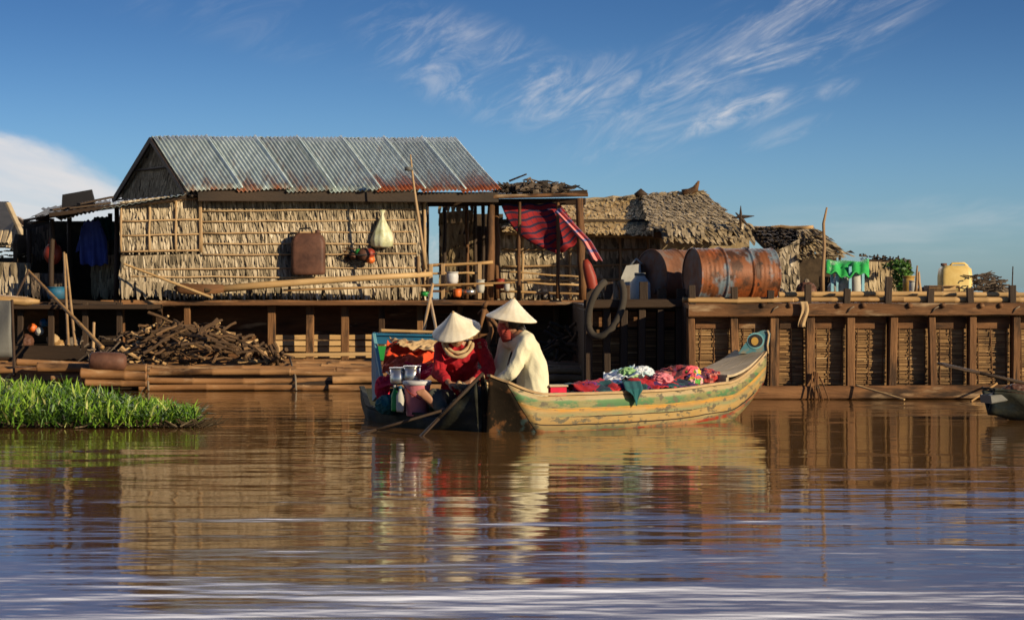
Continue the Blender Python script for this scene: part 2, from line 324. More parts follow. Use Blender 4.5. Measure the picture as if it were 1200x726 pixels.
# ---------------------------------------------------------------- builders
def leaves(mb, A,B,Cc,D, rows, step, length, lift=.02, w=.03, jit=.3, ragged=.25, seed=0, slant=0.):
    """overlapping dry leaves on the patch A(top left) B(top right) Cc(bottom right) D(bottom left)"""
    A,B,Cc,D=V(A),V(B),V(Cc),V(D); n=(B-A).cross(D-A).normalized()
    if n.y>0 : n=-n
    rr=random.Random(seed+11); H=((D-A).length+(Cc-B).length)/2
    def S(u,v): return A*(1-u)*(1-v)+B*u*(1-v)+Cc*u*v+D*(1-u)*v
    W=max((B-A).length,(Cc-D).length); cnt=int(W/step)
    for r in range(rows):
        v0=(r-.35)/rows
        for i in range(cnt):
            u=(i+rr.uniform(-.5,.5))/cnt; u=min(max(u,.0),1)
            ln=length/H*rr.uniform(1-ragged,1+ragged); v1=min(v0+ln,1+.05*rr.random()); vm=(v0+v1)/2
            if v1<=v0: continue
            du=rr.uniform(-jit,jit)*w*1.4/W+slant*length/W; hw=w*rr.uniform(.35,.65)/W
            l0=.004+rr.random()*.006; l1=lift*rr.uniform(.4,1.4)
            t=min(1,max(0,.5+.55*rr.gauss(0,.42)+.45*ns(u*W*.9,r*.5,seed)+.2*ns(u*W*5,r*3,seed)))
            v0c=max(v0,0)
            p=[S(u-hw,v0c)+n*l0,S(u+hw,v0c)+n*l0,S(u+hw+du/2,vm)+n*(l0+l1)*.6,S(u-hw+du/2,vm)+n*(l0+l1)*.6,
               S(u+hw*.55+du,v1)+n*l1,S(u-hw*.6+du,v1-rr.uniform(0,.25)*ln)+n*l1*rr.uniform(.6,1.3)]
            mb.add(p,[(0,1,2,3),(3,2,4,5)],t)
    return mb
def bam(mb,a,b,r,r2=None,node=.32,seg=10,bend=0,tone=None,hollow=False):
    a,b=V(a),V(b); r2=r2 or r; L=(b-a).length; n=max(2,int(L/node)); pts=[];rad=[]
    bx=V((0,R.uniform(-1,1),R.uniform(-1,1)))*bend
    ph=R.random()*.5
    for i in range(n+1):
        base=(i+ph*(1 if 0<i<n else 0))/n; base=min(base,1)
        for d,k in ((-.015,1),(0,1.10),(.015,1)):
            t=base+d/L
            if t<0 or t>1: 
                if not ((i==0 and d==0) or (i==n and d==0)): continue
                t=min(max(t,0),1)
            rr_=(r+(r2-r)*t)*k*(1 if k>1 else .97); pts.append(a+(b-a)*t+bx*math.sin(math.pi*t)); rad.append(rr_)
    o=sorted(range(len(pts)),key=lambda i:(pts[i]-a).dot(b-a)); pts=[pts[i] for i in o]; rad=[rad[i] for i in o]
    q=[pts[0]];rq=[rad[0]]
    for p,k in zip(pts[1:],rad[1:]):
        if (p-q[-1]).length>.003: q.append(p); rq.append(k)
    return mb.tube(q,rq,seg,tone=tone)
def branch(mb,a,b,r,r2,wob=.02,n=6,seg=7,tone=None,rr=R):
    a,b=V(a),V(b); pts=[];rad=[]
    for i in range(n+1):
        t=i/n; j=V((rr.uniform(-1,1),rr.uniform(-1,1),rr.uniform(-1,1)))*wob*(0 if i in(0,n) else 1)
        pts.append(a+(b-a)*t+j); rad.append((r+(r2-r)*t)*rr.uniform(.85,1.15))
    return mb.tube(pts,rad,seg,tone=tone)
def sheet(mb,A,B,Cc,D,wave=.05,amp=.009,rust=0,seed=0):
    """one corrugated sheet, A-B ridge side, D-Cc eave side, ribs run down the slope"""
    A,B,Cc,D=V(A),V(B),V(Cc),V(D); n=(B-A).cross(D-A).normalized()
    if n.z<0: n=-n
    W=(B-A).length; nx=int(W/wave*8); ny=10
    def f(u,v):
        p=A*(1-u)*(1-v)+B*u*(1-v)+Cc*u*v+D*(1-u)*v
        return p+n*(amp*math.cos(u*W/wave*2*math.pi)+.012*ns(u*W*1.1,v*1.5,seed)+(0.01*ns(u*W*4,9,seed) if v>.9 else 0))
    def t(u,v):
        e=max(0,v-.62)/.38
        return .06*ns(u*9,v*2,seed)+.26*ns(u*5,3,seed+4)*(.4+v)*.6+rust*e**1.1*(.75+.5*ns(u*6,1,seed))+.05*v
    return mb.grid(nx,ny,f,t)
# ================================================================= SETTING
# water --------------------------------------------------------------------
def make_water():
    m=bpy.data.materials.new('muddy river water'); m.use_nodes=True; nt=m.node_tree;N=nt.nodes;L=nt.links;b=N['Principled BSDF']
    b.inputs['Base Color'].default_value=(.135,.066,.020,1); b.inputs['Roughness'].default_value=.05; b.inputs['IOR'].default_value=1.42; b.inputs['Specular IOR Level'].default_value=.5
    tc=N.new('ShaderNodeTexCoord')
    def nz(sx,sy,rot=0,det=2,off=0):
        mp=N.new('ShaderNodeMapping'); mp.inputs['Scale'].default_value=(sx,sy,1); mp.inputs['Rotation'].default_value=(0,0,rot); mp.inputs['Location'].default_value=(off,off,0)
        L.new(tc.outputs['Object'],mp.inputs[0]); n=N.new('ShaderNodeTexNoise'); n.inputs['Scale'].default_value=1; n.inputs['Detail'].default_value=det; n.inputs['Roughness'].default_value=.45
        L.new(mp.outputs[0],n.inputs['Vector']); return n.outputs['Fac']
    def bump(h,d,prev=None):
        bp=N.new('ShaderNodeBump'); bp.inputs['Strength'].default_value=1; bp.inputs['Distance'].default_value=d; L.new(h,bp.inputs['Height'])
        if prev: L.new(prev,bp.inputs['Normal'])
        return bp.outputs[0]
    a=bump(nz(.42,1.25,.05,2),.018)
    a=bump(nz(1.5,5.5,-.05,3,3),.0044,a)
    a=bump(nz(6,24,.08,2,7),.00028,a)
    L.new(a,b.inputs['Normal'])
    mb=MB(); mb.add([(-900,-60,0),(900,-60,0),(900,2500,0),(-900,2500,0)],[(0,1,2,3)])
    o=build('water',mb,m,org=(0,0,0)); tag(o,kind='structure')
    o['label']='brown rippled river water across the foreground'; return o
make_water()

# ---------------------------------------------------------------- split helpers
def platform(name,loc,label,cat='floating platform',group=None): return thing(name,loc,label,cat,group)

# ================================================================= RIGHT PONTOON (front plane Y0)
Y0=20.0
def PX(px,Y): return (px-600)/F*Y
def ZZ(py,Y): return CH+(HY-py)/F*Y
pr=platform('floating_platform',(PX(1010,Y0),Y0,0),'brown timber pontoon with woven bamboo side panels under the rusty oil drums','floating platform')
posts=[811,862,906,949,996,1044,1093,1138,1189,1236]
xL,xR=PX(806,Y0),PX(1262,Y0)
mb=MB(); mb.beam((xL,Y0-.07,ZZ(363.5,Y0)),(xR,Y0-.07,ZZ(361.5,Y0)),.08,.125,tone=.6,wob=.003)
build('top_beam',mb,m_wood,pr)
mb=MB(); mb.beam((xL-.6,Y0-.06,ZZ(460,Y0)),(xR,Y0-.06,ZZ(457.5,Y0)),.10,.13,tone=.85,wob=.003); build('bottom_beam',mb,m_wood,pr)
mb=MB(); mb.box(((xL+xR)/2,Y0+.16,.40),xR-xL,.03,1.04,tone=.3); build('hull_board',mb,m_wood,pr)
mb=MB(); mb.beam((xL+.01,Y0+.2,.40),(xL+.01,Y0+7.2,.40),.03,1.04,tone=.1); build('end_board',mb,m_woodd,pr)
mb=MB()
for i in range(31): mb.beam((xL,Y0-.02+i*.32+.15,.93),(xR,Y0-.02+i*.32+.15,.93),.30,.05)
build('deck',mb,m_wood,pr)
for i,px in enumerate(posts):
    x=PX(px,Y0)+R.uniform(-.004,.004); mb=MB(); mb.beam((x,Y0-.045+.02,ZZ(452,Y0)),(x+R.uniform(-.022,.022),Y0-.045+.02,ZZ(371,Y0)),R.uniform(.07,.095),.075,up=(0,1,0),tone=R.uniform(.4,.9))
    build('post',mb,m_woodz,pr)
    st=MB(); hx=px+R.uniform(-4,2); h=[334,336,340,333,338,324,338,337,334,336][i]
    st.beam((PX(hx,Y0),Y0+.005,ZZ(362,Y0)),(PX(hx,Y0)+R.uniform(-.012,.012),Y0+.005,ZZ(h,Y0)),.068,.055,up=(0,1,0)); build('mooring_stub',st,m_wooddz,pr)
    if i<len(posts)-1:
        x2=PX(posts[i+1],Y0); a=x+.04; b2=x2-.04
        pm=MB(); z=ZZ(449,Y0); top=ZZ(386+R.uniform(-2,3),Y0); k=0
        while z<top:
            h=R.uniform(.009,.018); jj=R.uniform(-.006,.006); sl=R.uniform(-.007,.007)
            nseg=R.choice([1,2,2,3]); xs=[a+(b2-a)*q/nseg for q in range(nseg+1)]
            for q in range(nseg):
                if R.random()<.05: continue
                tn=min(1,max(0,R.gauss(.55,.28))); e=R.uniform(-.006,.006)
                pm.beam((xs[q],Y0+.065+jj,z+sl*q/nseg),(xs[q+1]+.002,Y0+.065+jj+e,z+sl*(q+1)/nseg),.006,h*.85,tone=tn,wob=.002)
            z+=h+R.uniform(.0,.007)
        o=build('woven_panel',pm,m_weave,pr)
        lm=MB()
        for q in (.12,.5,.9): lm.tube([(a+(b2-a)*(q+R.uniform(-.05,.05)),Y0+.055,ZZ(450,Y0)),(a+(b2-a)*(q+R.uniform(-.04,.04)),Y0+.05,ZZ(384,Y0))],.005,6,tone=.15)
        build('lath',lm,m_woodz,o)
        bk=MB(); bk.box(((a+b2)/2,Y0+.085,.49),b2-a+.02,.012,.72,tone=.42); build('matting_back',bk,m_weave,pr)
        um=MB(); um.box(((a+b2)/2,Y0+.06,ZZ(378,Y0)),b2-a,.02,.12,tone=R.uniform(.3,.75)); build('upper_board',um,m_wood,pr)
# bamboo poles lying along deck edge: countable things
def pole(name,a,b,r,r2,label,cat='pole',group=None,mt=m_bamboo,bend=0,tone=None):
    mb=MB(); bam(mb,a,b,r,r2,bend=bend,tone=tone); o=build(name,mb,mt,smooth=True); return tag(o,label,cat,group)
spec=[(800,1060,345,.028,Y0+.05),(912,1215,342,.030,Y0+.15),(1035,1262,346,.034,Y0+.06),(925,1130,339.5,.022,Y0+.35),(1090,1262,338.5,.026,Y0+.30),(806,930,347.5,.024,Y0-.02),(960,1190,344,.022,Y0+.5),(1000,1262,341,.03,Y0+.7)]
for i,(a,b2,py,r,Y) in enumerate(spec):
    z=.962+r+(.05 if i in(3,4,1) else 0)+(.0 if i!=7 else .02)
    pole('bamboo_pole',(PX(a,Y),Y,z),(PX(b2,Y),Y+R.uniform(-.03,.03),z+R.uniform(-.005,.008)),r,r*.85,'weathered bamboo pole lying along the edge of the right pontoon','pole','bamboo poles lying along the right pontoon edge',bend=.012,tone=R.uniform(.3,.95))
# short log ends / timber blocks under poles
for i,px in enumerate([893,926,985,1012,1060,1100,1146,1170]):
    mb=MB(); x=PX(px+R.uniform(-4,4),Y0); branch(mb,(x,Y0-.13,.935),(x+R.uniform(-.03,.03),Y0+.5,.94),.026,.03,.004,3); 
    o=build('cross_log',mb,m_wood,pr,smooth=True)
# cloth rag hanging on beam at (943,375) , cord bundle at (955,450)
mb=MB(); pts=[]
def f(u,v): return P(937+u*9+2*math.sin(v*5),353+v*30,Y0-.16)+V((0,-.03*math.sin(u*9+v*3)*v,0))
mb.grid(6,10,f); o=build('rag',mb,m_tancl,smooth=True,solid=.004); tag(o,'dirty pale rag hanging from the top beam of the right timber pontoon','rag')
o=thing('rope_bundle',P(956,452,Y0-.14),'frayed brown rope bundle hung on the pontoon bottom beam','rope')
for k in range(5):
    mb=MB(); a=P(952+k*2,434+R.uniform(0,8),Y0-.1); mb.tube([a,P(951+k*3+R.uniform(-2,2),450,Y0-.16),P(949+k*6+R.uniform(-3,3),468+R.uniform(0,5),Y0-.16)],[.010,.008,.006],6); build('strand',mb,m_wood,o,smooth=True)
pole('mooring_pole',P(1003,451,Y0-.13),P(1060,468,Y0-.5),.012,.010,'thin stick slanting from the pontoon bottom beam into the water near the middle panels','stick')
pole('mooring_pole',P(1168,449,Y0-.2),P(1138,470,Y0-.5),.012,.010,'thin pale stick slanting into the water beside the small boat prow','stick')

# ---------------------------------------------------------------- recessed dark section (x 688-806)
Y1=20.75
pd=platform('floating_platform',(PX(745,Y1),Y1,0),'dark brown timber pontoon section, set back between the hut porch and the drums','floating platform')  # recess shadow deepened by darker wood and matting tones
xa,xb=PX(686,Y1),PX(812,Y1)
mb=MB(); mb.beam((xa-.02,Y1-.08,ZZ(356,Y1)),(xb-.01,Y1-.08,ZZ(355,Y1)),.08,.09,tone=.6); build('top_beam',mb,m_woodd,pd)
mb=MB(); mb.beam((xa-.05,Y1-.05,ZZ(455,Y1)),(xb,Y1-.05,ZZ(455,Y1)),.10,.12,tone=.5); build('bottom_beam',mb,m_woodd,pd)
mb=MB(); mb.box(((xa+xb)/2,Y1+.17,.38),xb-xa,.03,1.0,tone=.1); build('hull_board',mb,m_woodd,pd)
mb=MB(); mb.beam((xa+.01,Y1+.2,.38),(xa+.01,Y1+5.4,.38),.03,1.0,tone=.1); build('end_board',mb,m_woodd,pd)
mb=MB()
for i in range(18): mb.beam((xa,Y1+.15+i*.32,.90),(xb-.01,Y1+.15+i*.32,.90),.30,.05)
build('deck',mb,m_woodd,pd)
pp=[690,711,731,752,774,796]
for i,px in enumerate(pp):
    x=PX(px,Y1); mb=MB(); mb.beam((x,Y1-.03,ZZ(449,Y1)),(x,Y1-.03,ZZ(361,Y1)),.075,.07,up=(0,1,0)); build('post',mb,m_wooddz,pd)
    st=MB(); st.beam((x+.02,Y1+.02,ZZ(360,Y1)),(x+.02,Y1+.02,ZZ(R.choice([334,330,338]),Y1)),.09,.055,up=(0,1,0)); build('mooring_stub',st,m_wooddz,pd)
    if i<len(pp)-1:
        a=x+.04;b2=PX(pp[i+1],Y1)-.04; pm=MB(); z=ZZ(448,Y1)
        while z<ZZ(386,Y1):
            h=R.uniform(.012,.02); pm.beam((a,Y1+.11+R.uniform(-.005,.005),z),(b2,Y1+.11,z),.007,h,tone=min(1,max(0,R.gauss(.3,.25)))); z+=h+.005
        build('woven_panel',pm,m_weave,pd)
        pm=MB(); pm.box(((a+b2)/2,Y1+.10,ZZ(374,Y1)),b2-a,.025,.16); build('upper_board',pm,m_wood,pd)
# rubber hose loop
mb=MB(); pts=[];
for k in range(27):
    t=math.radians(62-k*304/26); pts.append(P(710+19*math.cos(t)+9*math.sin(t),360-34*math.sin(t),Y1-.19+.04*math.sin(t*2)+(.25*max(0,math.sin(t)-.55))))
mb.tube(pts,[.036]*27,10); o=build('hose_loop',mb,m_hose,smooth=True); tag(o,'thick dark hose loop hanging over the dark pontoon section','hose')

# ---------------------------------------------------------------- OIL DRUMS
def drum(name,c,yaw,label,mt,me_,r=.285,Ln=.88,seed=0):
    t=thing(name,c,label,'oil drum','rusty oil drums lying on the right pontoon')
    d=V((math.cos(yaw),math.sin(yaw),0)); q=V((0,0,1)).rotation_difference(d).to_matrix().to_4x4(); M=Matrix.Translation(V(c)+V((0,0,r))-d*Ln/2)@q
    prof=[(r*.965,.0),(r*1.0,.0),(r*1.012,.006),(r*1.0,.014)]
    z=.02
    while z<Ln-.02:
        u=z/Ln; k=0
        for h in (.335,.665):
            if abs(u-h)<.022: k=.016*math.cos((u-h)/.022*math.pi/2)
        if .05<u<.28 or .72<u<.95: k=.0012*math.sin(z*2*math.pi/.05)
        prof.append((r*.985+k,z)); z+=.006
    prof += [(r,Ln-.014),(r*1.012,Ln-.006),(r,Ln),(r*.965,Ln)]
    mb=MB(); rings=[]
    for rr_,z in prof: rings.append([M@V(((rr_+.003*ns(math.cos(a)*2,math.sin(a)*2,z*6+seed))*math.cos(a),(rr_+.003*ns(math.cos(a)*2,math.sin(a)*2,z*6+seed))*math.sin(a),z)) for a in [2*math.pi*k/56 for k in range(56)]])
    mb.loft(rings,cap=False); build('body',mb,mt,t,smooth=True)
    for e,zz,s in ((0,.012,1),(1,Ln-.012,-1)):
        mb=MB(); mb.lathe([(r*.968,zz-.002*s),(r*.95,zz+.004*s),(.001,zz+.003*s)],M,56); build('drum_end',mb,me_,t)
    mb=MB(); mb.lathe([(.001,-.004),(.028,-.004),(.028,.016)],M@Matrix.Translation((r*.6,.05,0)),16); build('bung',mb,me_,t)
    return t
zt=.955
def atdeck(px,Y): return V((PX(px,Y),Y,zt))
drum('oil_drum',atdeck(857,20.75),math.radians(16),'orange rusted oil drum with blue grey paint left, in front of the browner one',m_drum,m_drume)
drum('oil_drum',atdeck(800,21.75),math.radians(34),'brown rusted oil drum half hidden behind the blue and orange drum, on its left',m_drume,m_drume,seed=5)
# white can, stones by the drums
t=thing('white_container',P(742,348,21.6),'grey white plastic container leaning beside the rear oil drum','container')
mb=MB(); mb.loft([[P(px,py,21.5+dy) for (px,py,dy) in r] for r in ([(729,353.5,0),(756,353.5,0),(757,353,.25),(731,353,.25)],[(728,325,0),(751,323,0),(752,322,.22),(730,324,.22)],[(734,311,.03),(750,309,.03),(751,309,.16),(736,311,.16)])]); build('body',mb,m_white,t)
mb=MB(); mb.tube([P(738,312,21.6),P(746,303,21.6),P(752,309,21.6)],.012,6); build('handle',mb,m_white,t,smooth=True)
t=thing('water_jar',P(752,348,21.3),'pale cream plastic jar between the white container and the drums','jar')
mb=MB(); mb.lathe([(.001,0),(.10,0),(.115,.05),(.11,.2),(.06,.26),(.055,.28),(.001,.28)],Matrix.Translation(P(750,353.5,21.3)),20); build('body',mb,m_white,t,smooth=True)
mb=MB(); mb.lathe([(.001,.28),(.06,.28),(.06,.31),(.001,.31)],Matrix.Translation(P(750,353.5,21.3)),20); build('lid',mb,m_grey,t,smooth=True)

# ================================================================= BAMBOO RAFT (left)
raft=thing('bamboo_raft',(PX(300,22),22,0),'long raft of orange brown bamboo logs lashed under the firewood heap','raft')
def raftline(px0,px1,Y,z,r):
    mb=MB(); bam(mb,(PX(px0,Y),Y,z),(PX(px1,Y),Y+R.uniform(-.08,.08),z+R.uniform(-.01,.01)),r,r*.9,node=.5,bend=.02,tone=R.uniform(.35,.95)); build('bamboo_log',mb,m_raft,raft,smooth=True)
rows=[(21.55,.03,.042),(21.6,.115,.042),(21.72,.19,.036),(21.86,.205,.036),(22.0,.20,.042),(22.2,.205,.04),(22.4,.20,.045),(22.65,.20,.055),(22.95,.20,.05),(23.3,.20,.055),(23.7,.20,.05),(24.1,.2,.055)]
for i,(Y,z,r) in enumerate(rows):
    cuts=[-20+R.uniform(-15,10)] if i>3 else [168+R.uniform(-12,16)]
    while cuts[-1]<690: cuts.append(cuts[-1]+R.uniform(150,260))
    for a,b2 in zip(cuts,cuts[1:]):
        raftline(a+R.uniform(-3,6),min(b2,692),Y+R.uniform(-.02,.02),z,r*R.uniform(.85,1.15))
for px in (343,170,520):
    mb=MB(); mb.tube([P(px-4,418,23.4),P(px,431,22.0),P(px+3,441,21.60),P(px+4,457,21.48)],.012,6); build('lashing',mb,m_rope,raft,smooth=True)
mb=MB(); mb.box((PX(330,23),22.9,.06),7.6,2.6,.10,tone=.1); build('float_bed',mb,m_woodd,raft)
# left end of raft: thick bamboo bundles
for (a,b2,py,py2,Y,r) in [(44,172,430,431,21.4,.05),(95,172,437,441,21.2,.058),(100,172,448,449,21.2,.04),(20,110,424,428,21.9,.04),(60,172,443,446,21.5,.035)]:
    mb=MB(); bam(mb,P(a,py,Y),P(b2,py2,Y),r,r*.9,node=.45,tone=R.uniform(.3,.7)); build('bamboo_log',mb,m_raft,raft,smooth=True)

# firewood pile -------------------------------------------------------------
FW=[]
m_fw=mat('split firewood',[(0,(.03,.018,.01)),(.45,(.12,.065,.03)),(.8,(.34,.20,.09)),(1,(.62,.42,.20))],scale=6,tone=.75,rough=.8,bump=.5)
for k in range(14):
    mb=MB(); L_=R.uniform(.22,.42); r=R.uniform(.012,.026); tn=[.05,.2,.12,.5,.3,.95,.1,.2,.65,.15,.35,.05,.45,1.][k]
    branch(mb,(-L_/2,0,0),(L_/2,0,0),r,r*.75,.012,4,6,tone=tn)
    me=build('tmpw',mb,m_fw,org=(0,0,0)); FW.append(me.data); bpy.data.objects.remove(me)
def firewood(n,px0,px1,hfun,Y0_,Y1_,label,group,zb=.25,rr=random.Random(3),dark=0):
    for i in range(n):
        px=rr.uniform(px0,px1); u=(px-px0)/(px1-px0); Y=rr.uniform(Y0_,Y1_); h=hfun(px)
        t=rr.random()**.6; edge=1-abs((Y-Y0_)/(Y1_-Y0_)-.6)*.8
        z=zb+max(0,h)*t*edge
        k=rr.randrange(14) if not dark else rr.choice([0,2,6,9,11,1])
        o=bpy.data.objects.new('firewood',FW[k]); C.objects.link(o); o.location=(PX(px,Y),Y,z)
        o.rotation_euler=(rr.uniform(-.5,.5),rr.uniform(-.55,.55)+(.5 if px>px1-30 else 0),rr.uniform(-1.1,1.1)+(1.2 if rr.random()<.25 else 0)); s=rr.uniform(.7,1.15); o.scale=(s,s*1.1,s*1.1)
        tag(o,label,'firewood',group)
def hf(px):
    t=(px-148)/(335-148); return (.52*min(1,.5+t/.3) if t<.5 else .52*(1-(t-.5)/.5)**.8*.95+.02)
firewood(285,146,330,hf,22.2,24.0,'split firewood stick in the large heap on the bamboo raft','split firewood heaped on the bamboo raft')
firewood(30,640,688,lambda p:.42,23.0,24.0,'dark branch in the small tangled pile on the raft behind the cream shirted person','dark branches piled on the raft',rr=random.Random(5),dark=1)
# a log float at (105-148,412-433)
t=thing('log_float',P(126,432,21.3),'short fat brown drum shaped float lying on the raft left end','float')
mb=MB(); q=V((0,0,1)).rotation_difference(V((1,.1,-.05)).normalized()).to_matrix().to_4x4()
mb.lathe([(.001,0),(.07,0),(.09,.02),(.098,.1),(.098,.28),(.09,.36),(.05,.385),(.001,.39)],Matrix.Translation(P(105,422,21.2))@q,24); build('body',mb,m_rustj,t,smooth=True)
# twisted driftwood between the two people
rr=random.Random(9)
t=thing('driftwood',P(572,420,21.8),'twisted brown driftwood root standing on the raft between the two seated people','driftwood')
mb=MB(); mb.tube([P(560,368,21.8),P(567,360,21.8),P(573,372,21.8),P(576,388,21.8),P(570,404,21.8),P(574,422,21.8)],[.012,.024,.032,.028,.035,.045],10); build('trunk',mb,m_woodz,t,smooth=True)
for e in ([(574,372),(584,384),(582,402)],[(568,362),(564,378),(561,395)],[(567,360),(571,353)]):
    mb=MB(); mb.tube([P(a,b,21.78) for a,b in e],[.03,.02,.01][:len(e)],7); build('limb',mb,m_woodz,t,smooth=True)

# ================================================================= HOUSE PLATFORM (under the thatch houses)
def HL(px): return 24.6+(px-80)*(1.2/610)          # front line of the left platform
ph=thing('house_platform',(PX(400,25.2),25.2,0),'dark timber platform on posts carrying the tin roofed thatch house','floating platform')
mb=MB(); mb.beam((PX(118,HL(118)),HL(118),ZZ(355,HL(118))),(PX(690,HL(690)),HL(690),ZZ(355,HL(690))),.12,.07,tone=.8,wob=.006); build('edge_beam',mb,m_wood,ph)
mb=MB(); mb.beam((PX(60,HL(60)),HL(60),ZZ(352,HL(60))),(PX(140,HL(140)),HL(140)-.05,ZZ(356,HL(140))),.12,.05,tone=.3); build('edge_beam',mb,m_woodd,ph)
mb=MB()
for i in range(24): mb.beam((-6.6,24.75+i*.3,.91),(1.35,24.75+i*.3+.5,.91),.28,.04)
build('deck',mb,m_wood,ph)
for px in [142,186,219,318,363,404,447,492,540,600,652]:
    Y=HL(px); mb=MB(); w=.10 if px in(318,363,404) else .08
    mb.beam((PX(px,Y),Y+.02,.02),(PX(px,Y),Y+.02,ZZ(358,Y)),w,.08,up=(0,1,0),tone=R.uniform(.5,1)); build('post',mb,m_woodz,ph)
# plank skirting behind posts
for (a,b2,y0,y1) in [(322,690,393,418)]:
    for k in range(4):
        Y=HL(500)+.35; mb=MB(); py=395+k*7
        mb.beam((PX(a-8,HL(a)+.3),HL(a)+.3,ZZ(py,HL(a)+.3)),(PX(b2,HL(b2)+.3),HL(b2)+.3,ZZ(py+R.uniform(-1,1),HL(b2)+.3)),.03,.062,tone=[.6,.9,.35,.8][k],wob=.004); build('plank',mb,m_bamboo,ph)
mb=MB(); mb.box((-2.4,25.75,.5),8.4,.04,.85,rz=.047,tone=.1); build('back_board',mb,m_wood,ph)
mb=MB(); mb.beam(P(325,416,24.3),P(520,413,24.3),.2,.04,tone=.95,wob=.003); build('ledge_plank',mb,m_bamboo,ph)

# ================================================================= THATCH HOUSE WITH TIN ROOF
hs=thing('thatch_house',(PX(350,26),26,.93),'thatch walled house with a grey corrugated tin roof, rust patches along its eave','house')
def WLy(px): return 25.0+(px-235)*(.95/262)     # long wall line depth
A=P(235,226,WLy(235)); B=P(499,228,WLy(499)); D=P(235,348,WLy(235)); E=P(499,347,WLy(499))
A2=P(141,236,WLy(141)); D2=P(141,346,WLy(141))
mb=MB(); leaves(mb,A,B,E,D,10,.0085,.21,lift=.034,w=.024,seed=1,slant=.05,jit=.8,ragged=.35); wl=build('front_wall',mb,m_thatch,hs)
bo=V((0,.03,0)); lo=V((0,0,-.10)); mb=MB(); mb.add([A+bo,B+bo,E+bo+lo,D+bo+lo,A+bo*3,B+bo*3,E+bo*3+lo,D+bo*3+lo],[(0,1,2,3),(7,6,5,4),(0,4,5,1),(1,5,6,2),(2,6,7,3),(3,7,4,0)]); build('wall_backing',mb,m_back,hs)
mb=MB(); fo=V((0,-.05,0))
for k,py in enumerate([247,259,272,286,299,314,325]):
    a=P(236+(1 if k<5 else -94),py+R.uniform(-1,1),WLy(236 if k<5 else 142)-.05); b_=P(488 if k>2 else 486,py+R.uniform(-2.5,1),WLy(490)-.05); branch(mb,a,b_,.012,.010,.008,10,6,tone=R.uniform(.5,1))
for px,y0,y1 in ((235,230,296),(497,230,350),(490,300,352)): branch(mb,P(px,y0,WLy(px)-.06),P(px+1,y1,WLy(px)-.06),.02,.018,.004,4,7)
build('batten',mb,m_bambooz,wl,smooth=True)
mb=MB(); leaves(mb,A2,A,P(235,296,WLy(235)),P(141,296,WLy(141)),5,.0085,.20,lift=.034,w=.024,seed=3,jit=.8,ragged=.35); w2=build('side_panel',mb,m_thatch,hs)
mb=MB(); mb.add([A2+bo,A+bo,D+bo,D2+bo,A2+bo*3,A+bo*3,D+bo*3,D2+bo*3],[(0,1,2,3),(7,6,5,4),(0,4,5,1),(1,5,6,2),(2,6,7,3),(3,7,4,0)]); build('wall_backing',mb,m_back,hs)
mb=MB()
for px in (142,175,206,234): branch(mb,P(px,240-(px-142)*.1,WLy(px)-.06),P(px,295,WLy(px)-.06),.016,.014,.006,5,7,tone=.8)
for py,o_ in ((258,0),(275,1),(294,2),(241,0)): branch(mb,P(142,py+1,WLy(142)-.055),P(234,py-1-(8 if py==241 else 0),WLy(234)-.055),.012,.012,.006,5,7,tone=.6)
build('batten',mb,m_bambooz,w2,smooth=True)
mb=MB(); leaves(mb,P(143,300,WLy(143)-.04),P(236,297,WLy(236)),D,D2-V((0,.04,0)),4,.0085,.22,lift=.034,w=.024,seed=4,jit=.9,ragged=.4); build('lower_panel',mb,m_thatch,hs)
# ragged fringe at the wall foot
mb=MB(); leaves(mb,P(143,330,WLy(143)-.07),P(497,333,WLy(497)-.07),P(497,352,WLy(497)-.1),P(143,351,WLy(143)-.1),1,.02,.22,lift=.02,w=.036,seed=8,ragged=.6,jit=.8); build('wall_fringe',mb,m_thatch,hs)
# roof
EL,ER,RR_,RL=P(219,224,24.65),P(588,226,25.85),P(535,162,28.2),P(178,160,26.4)
BL=RL+(RL-EL)*V((1,1,1)); BL=P(134,232,28.1); BR=P(484,232,29.9)
m_lit_seam=tinmat(1.5)  # sunlit sheet edges put into a paler tin colour
rf=MB()
nS=7; cuts=[0,.155,.31,.445,.59,.735,.865,1]
rafter=MB()
for k in range(nS):
    u0,u1=cuts[k],cuts[k+1]+(.014 if k<nS-1 else 0)
    if k==0: u0=0
    def ln(a,b,u): return a+(b-a)*u
    up=V((0,0,0)); eu=V((0,0,.045)); er=V((0,0,.012)); dz=V((0,0,R.uniform(-.012,.012)))
    rust=[.26,.42,.16,.08,.85,.5,.80][k]
    mb=MB(); e0=ln(EL,ER,u0+R.uniform(-.003,.003)); e1=ln(EL,ER,u1)
    ext=(RL-EL).normalized()*R.uniform(-.02,.02)
    sheet(mb,ln(RL,RR_,u0),ln(RL,RR_,u1)+er,e1+ext+eu,e0+ext,rust=rust,seed=k*3.7,wave=.056,amp=.011)
    o=build('front_roof_sheet',mb,m_tins[[0,2,1,0,2,1,0][k]],hs,smooth=True,solid=.002)
    if k<nS-1:
        mb=MB(); a_=ln(RL,RR_,u1)+er+V((0,0,.012)); b_=e1+ext+eu+V((0,0,.012)); mb.tube([a_.lerp(b_,q/8)+V((.006*ns(q*1.3,k),0,.004*ns(q*2.,k+5))) for q in range(9)],.014,6,tone=0); build('lit_seam',mb,m_lit_seam,o,smooth=True)
mb=MB(); sheet(mb,RL,RR_,BR,BL,seed=30,wave=.10); build('rear_roof',mb,m_tin,hs,smooth=True,solid=.002)
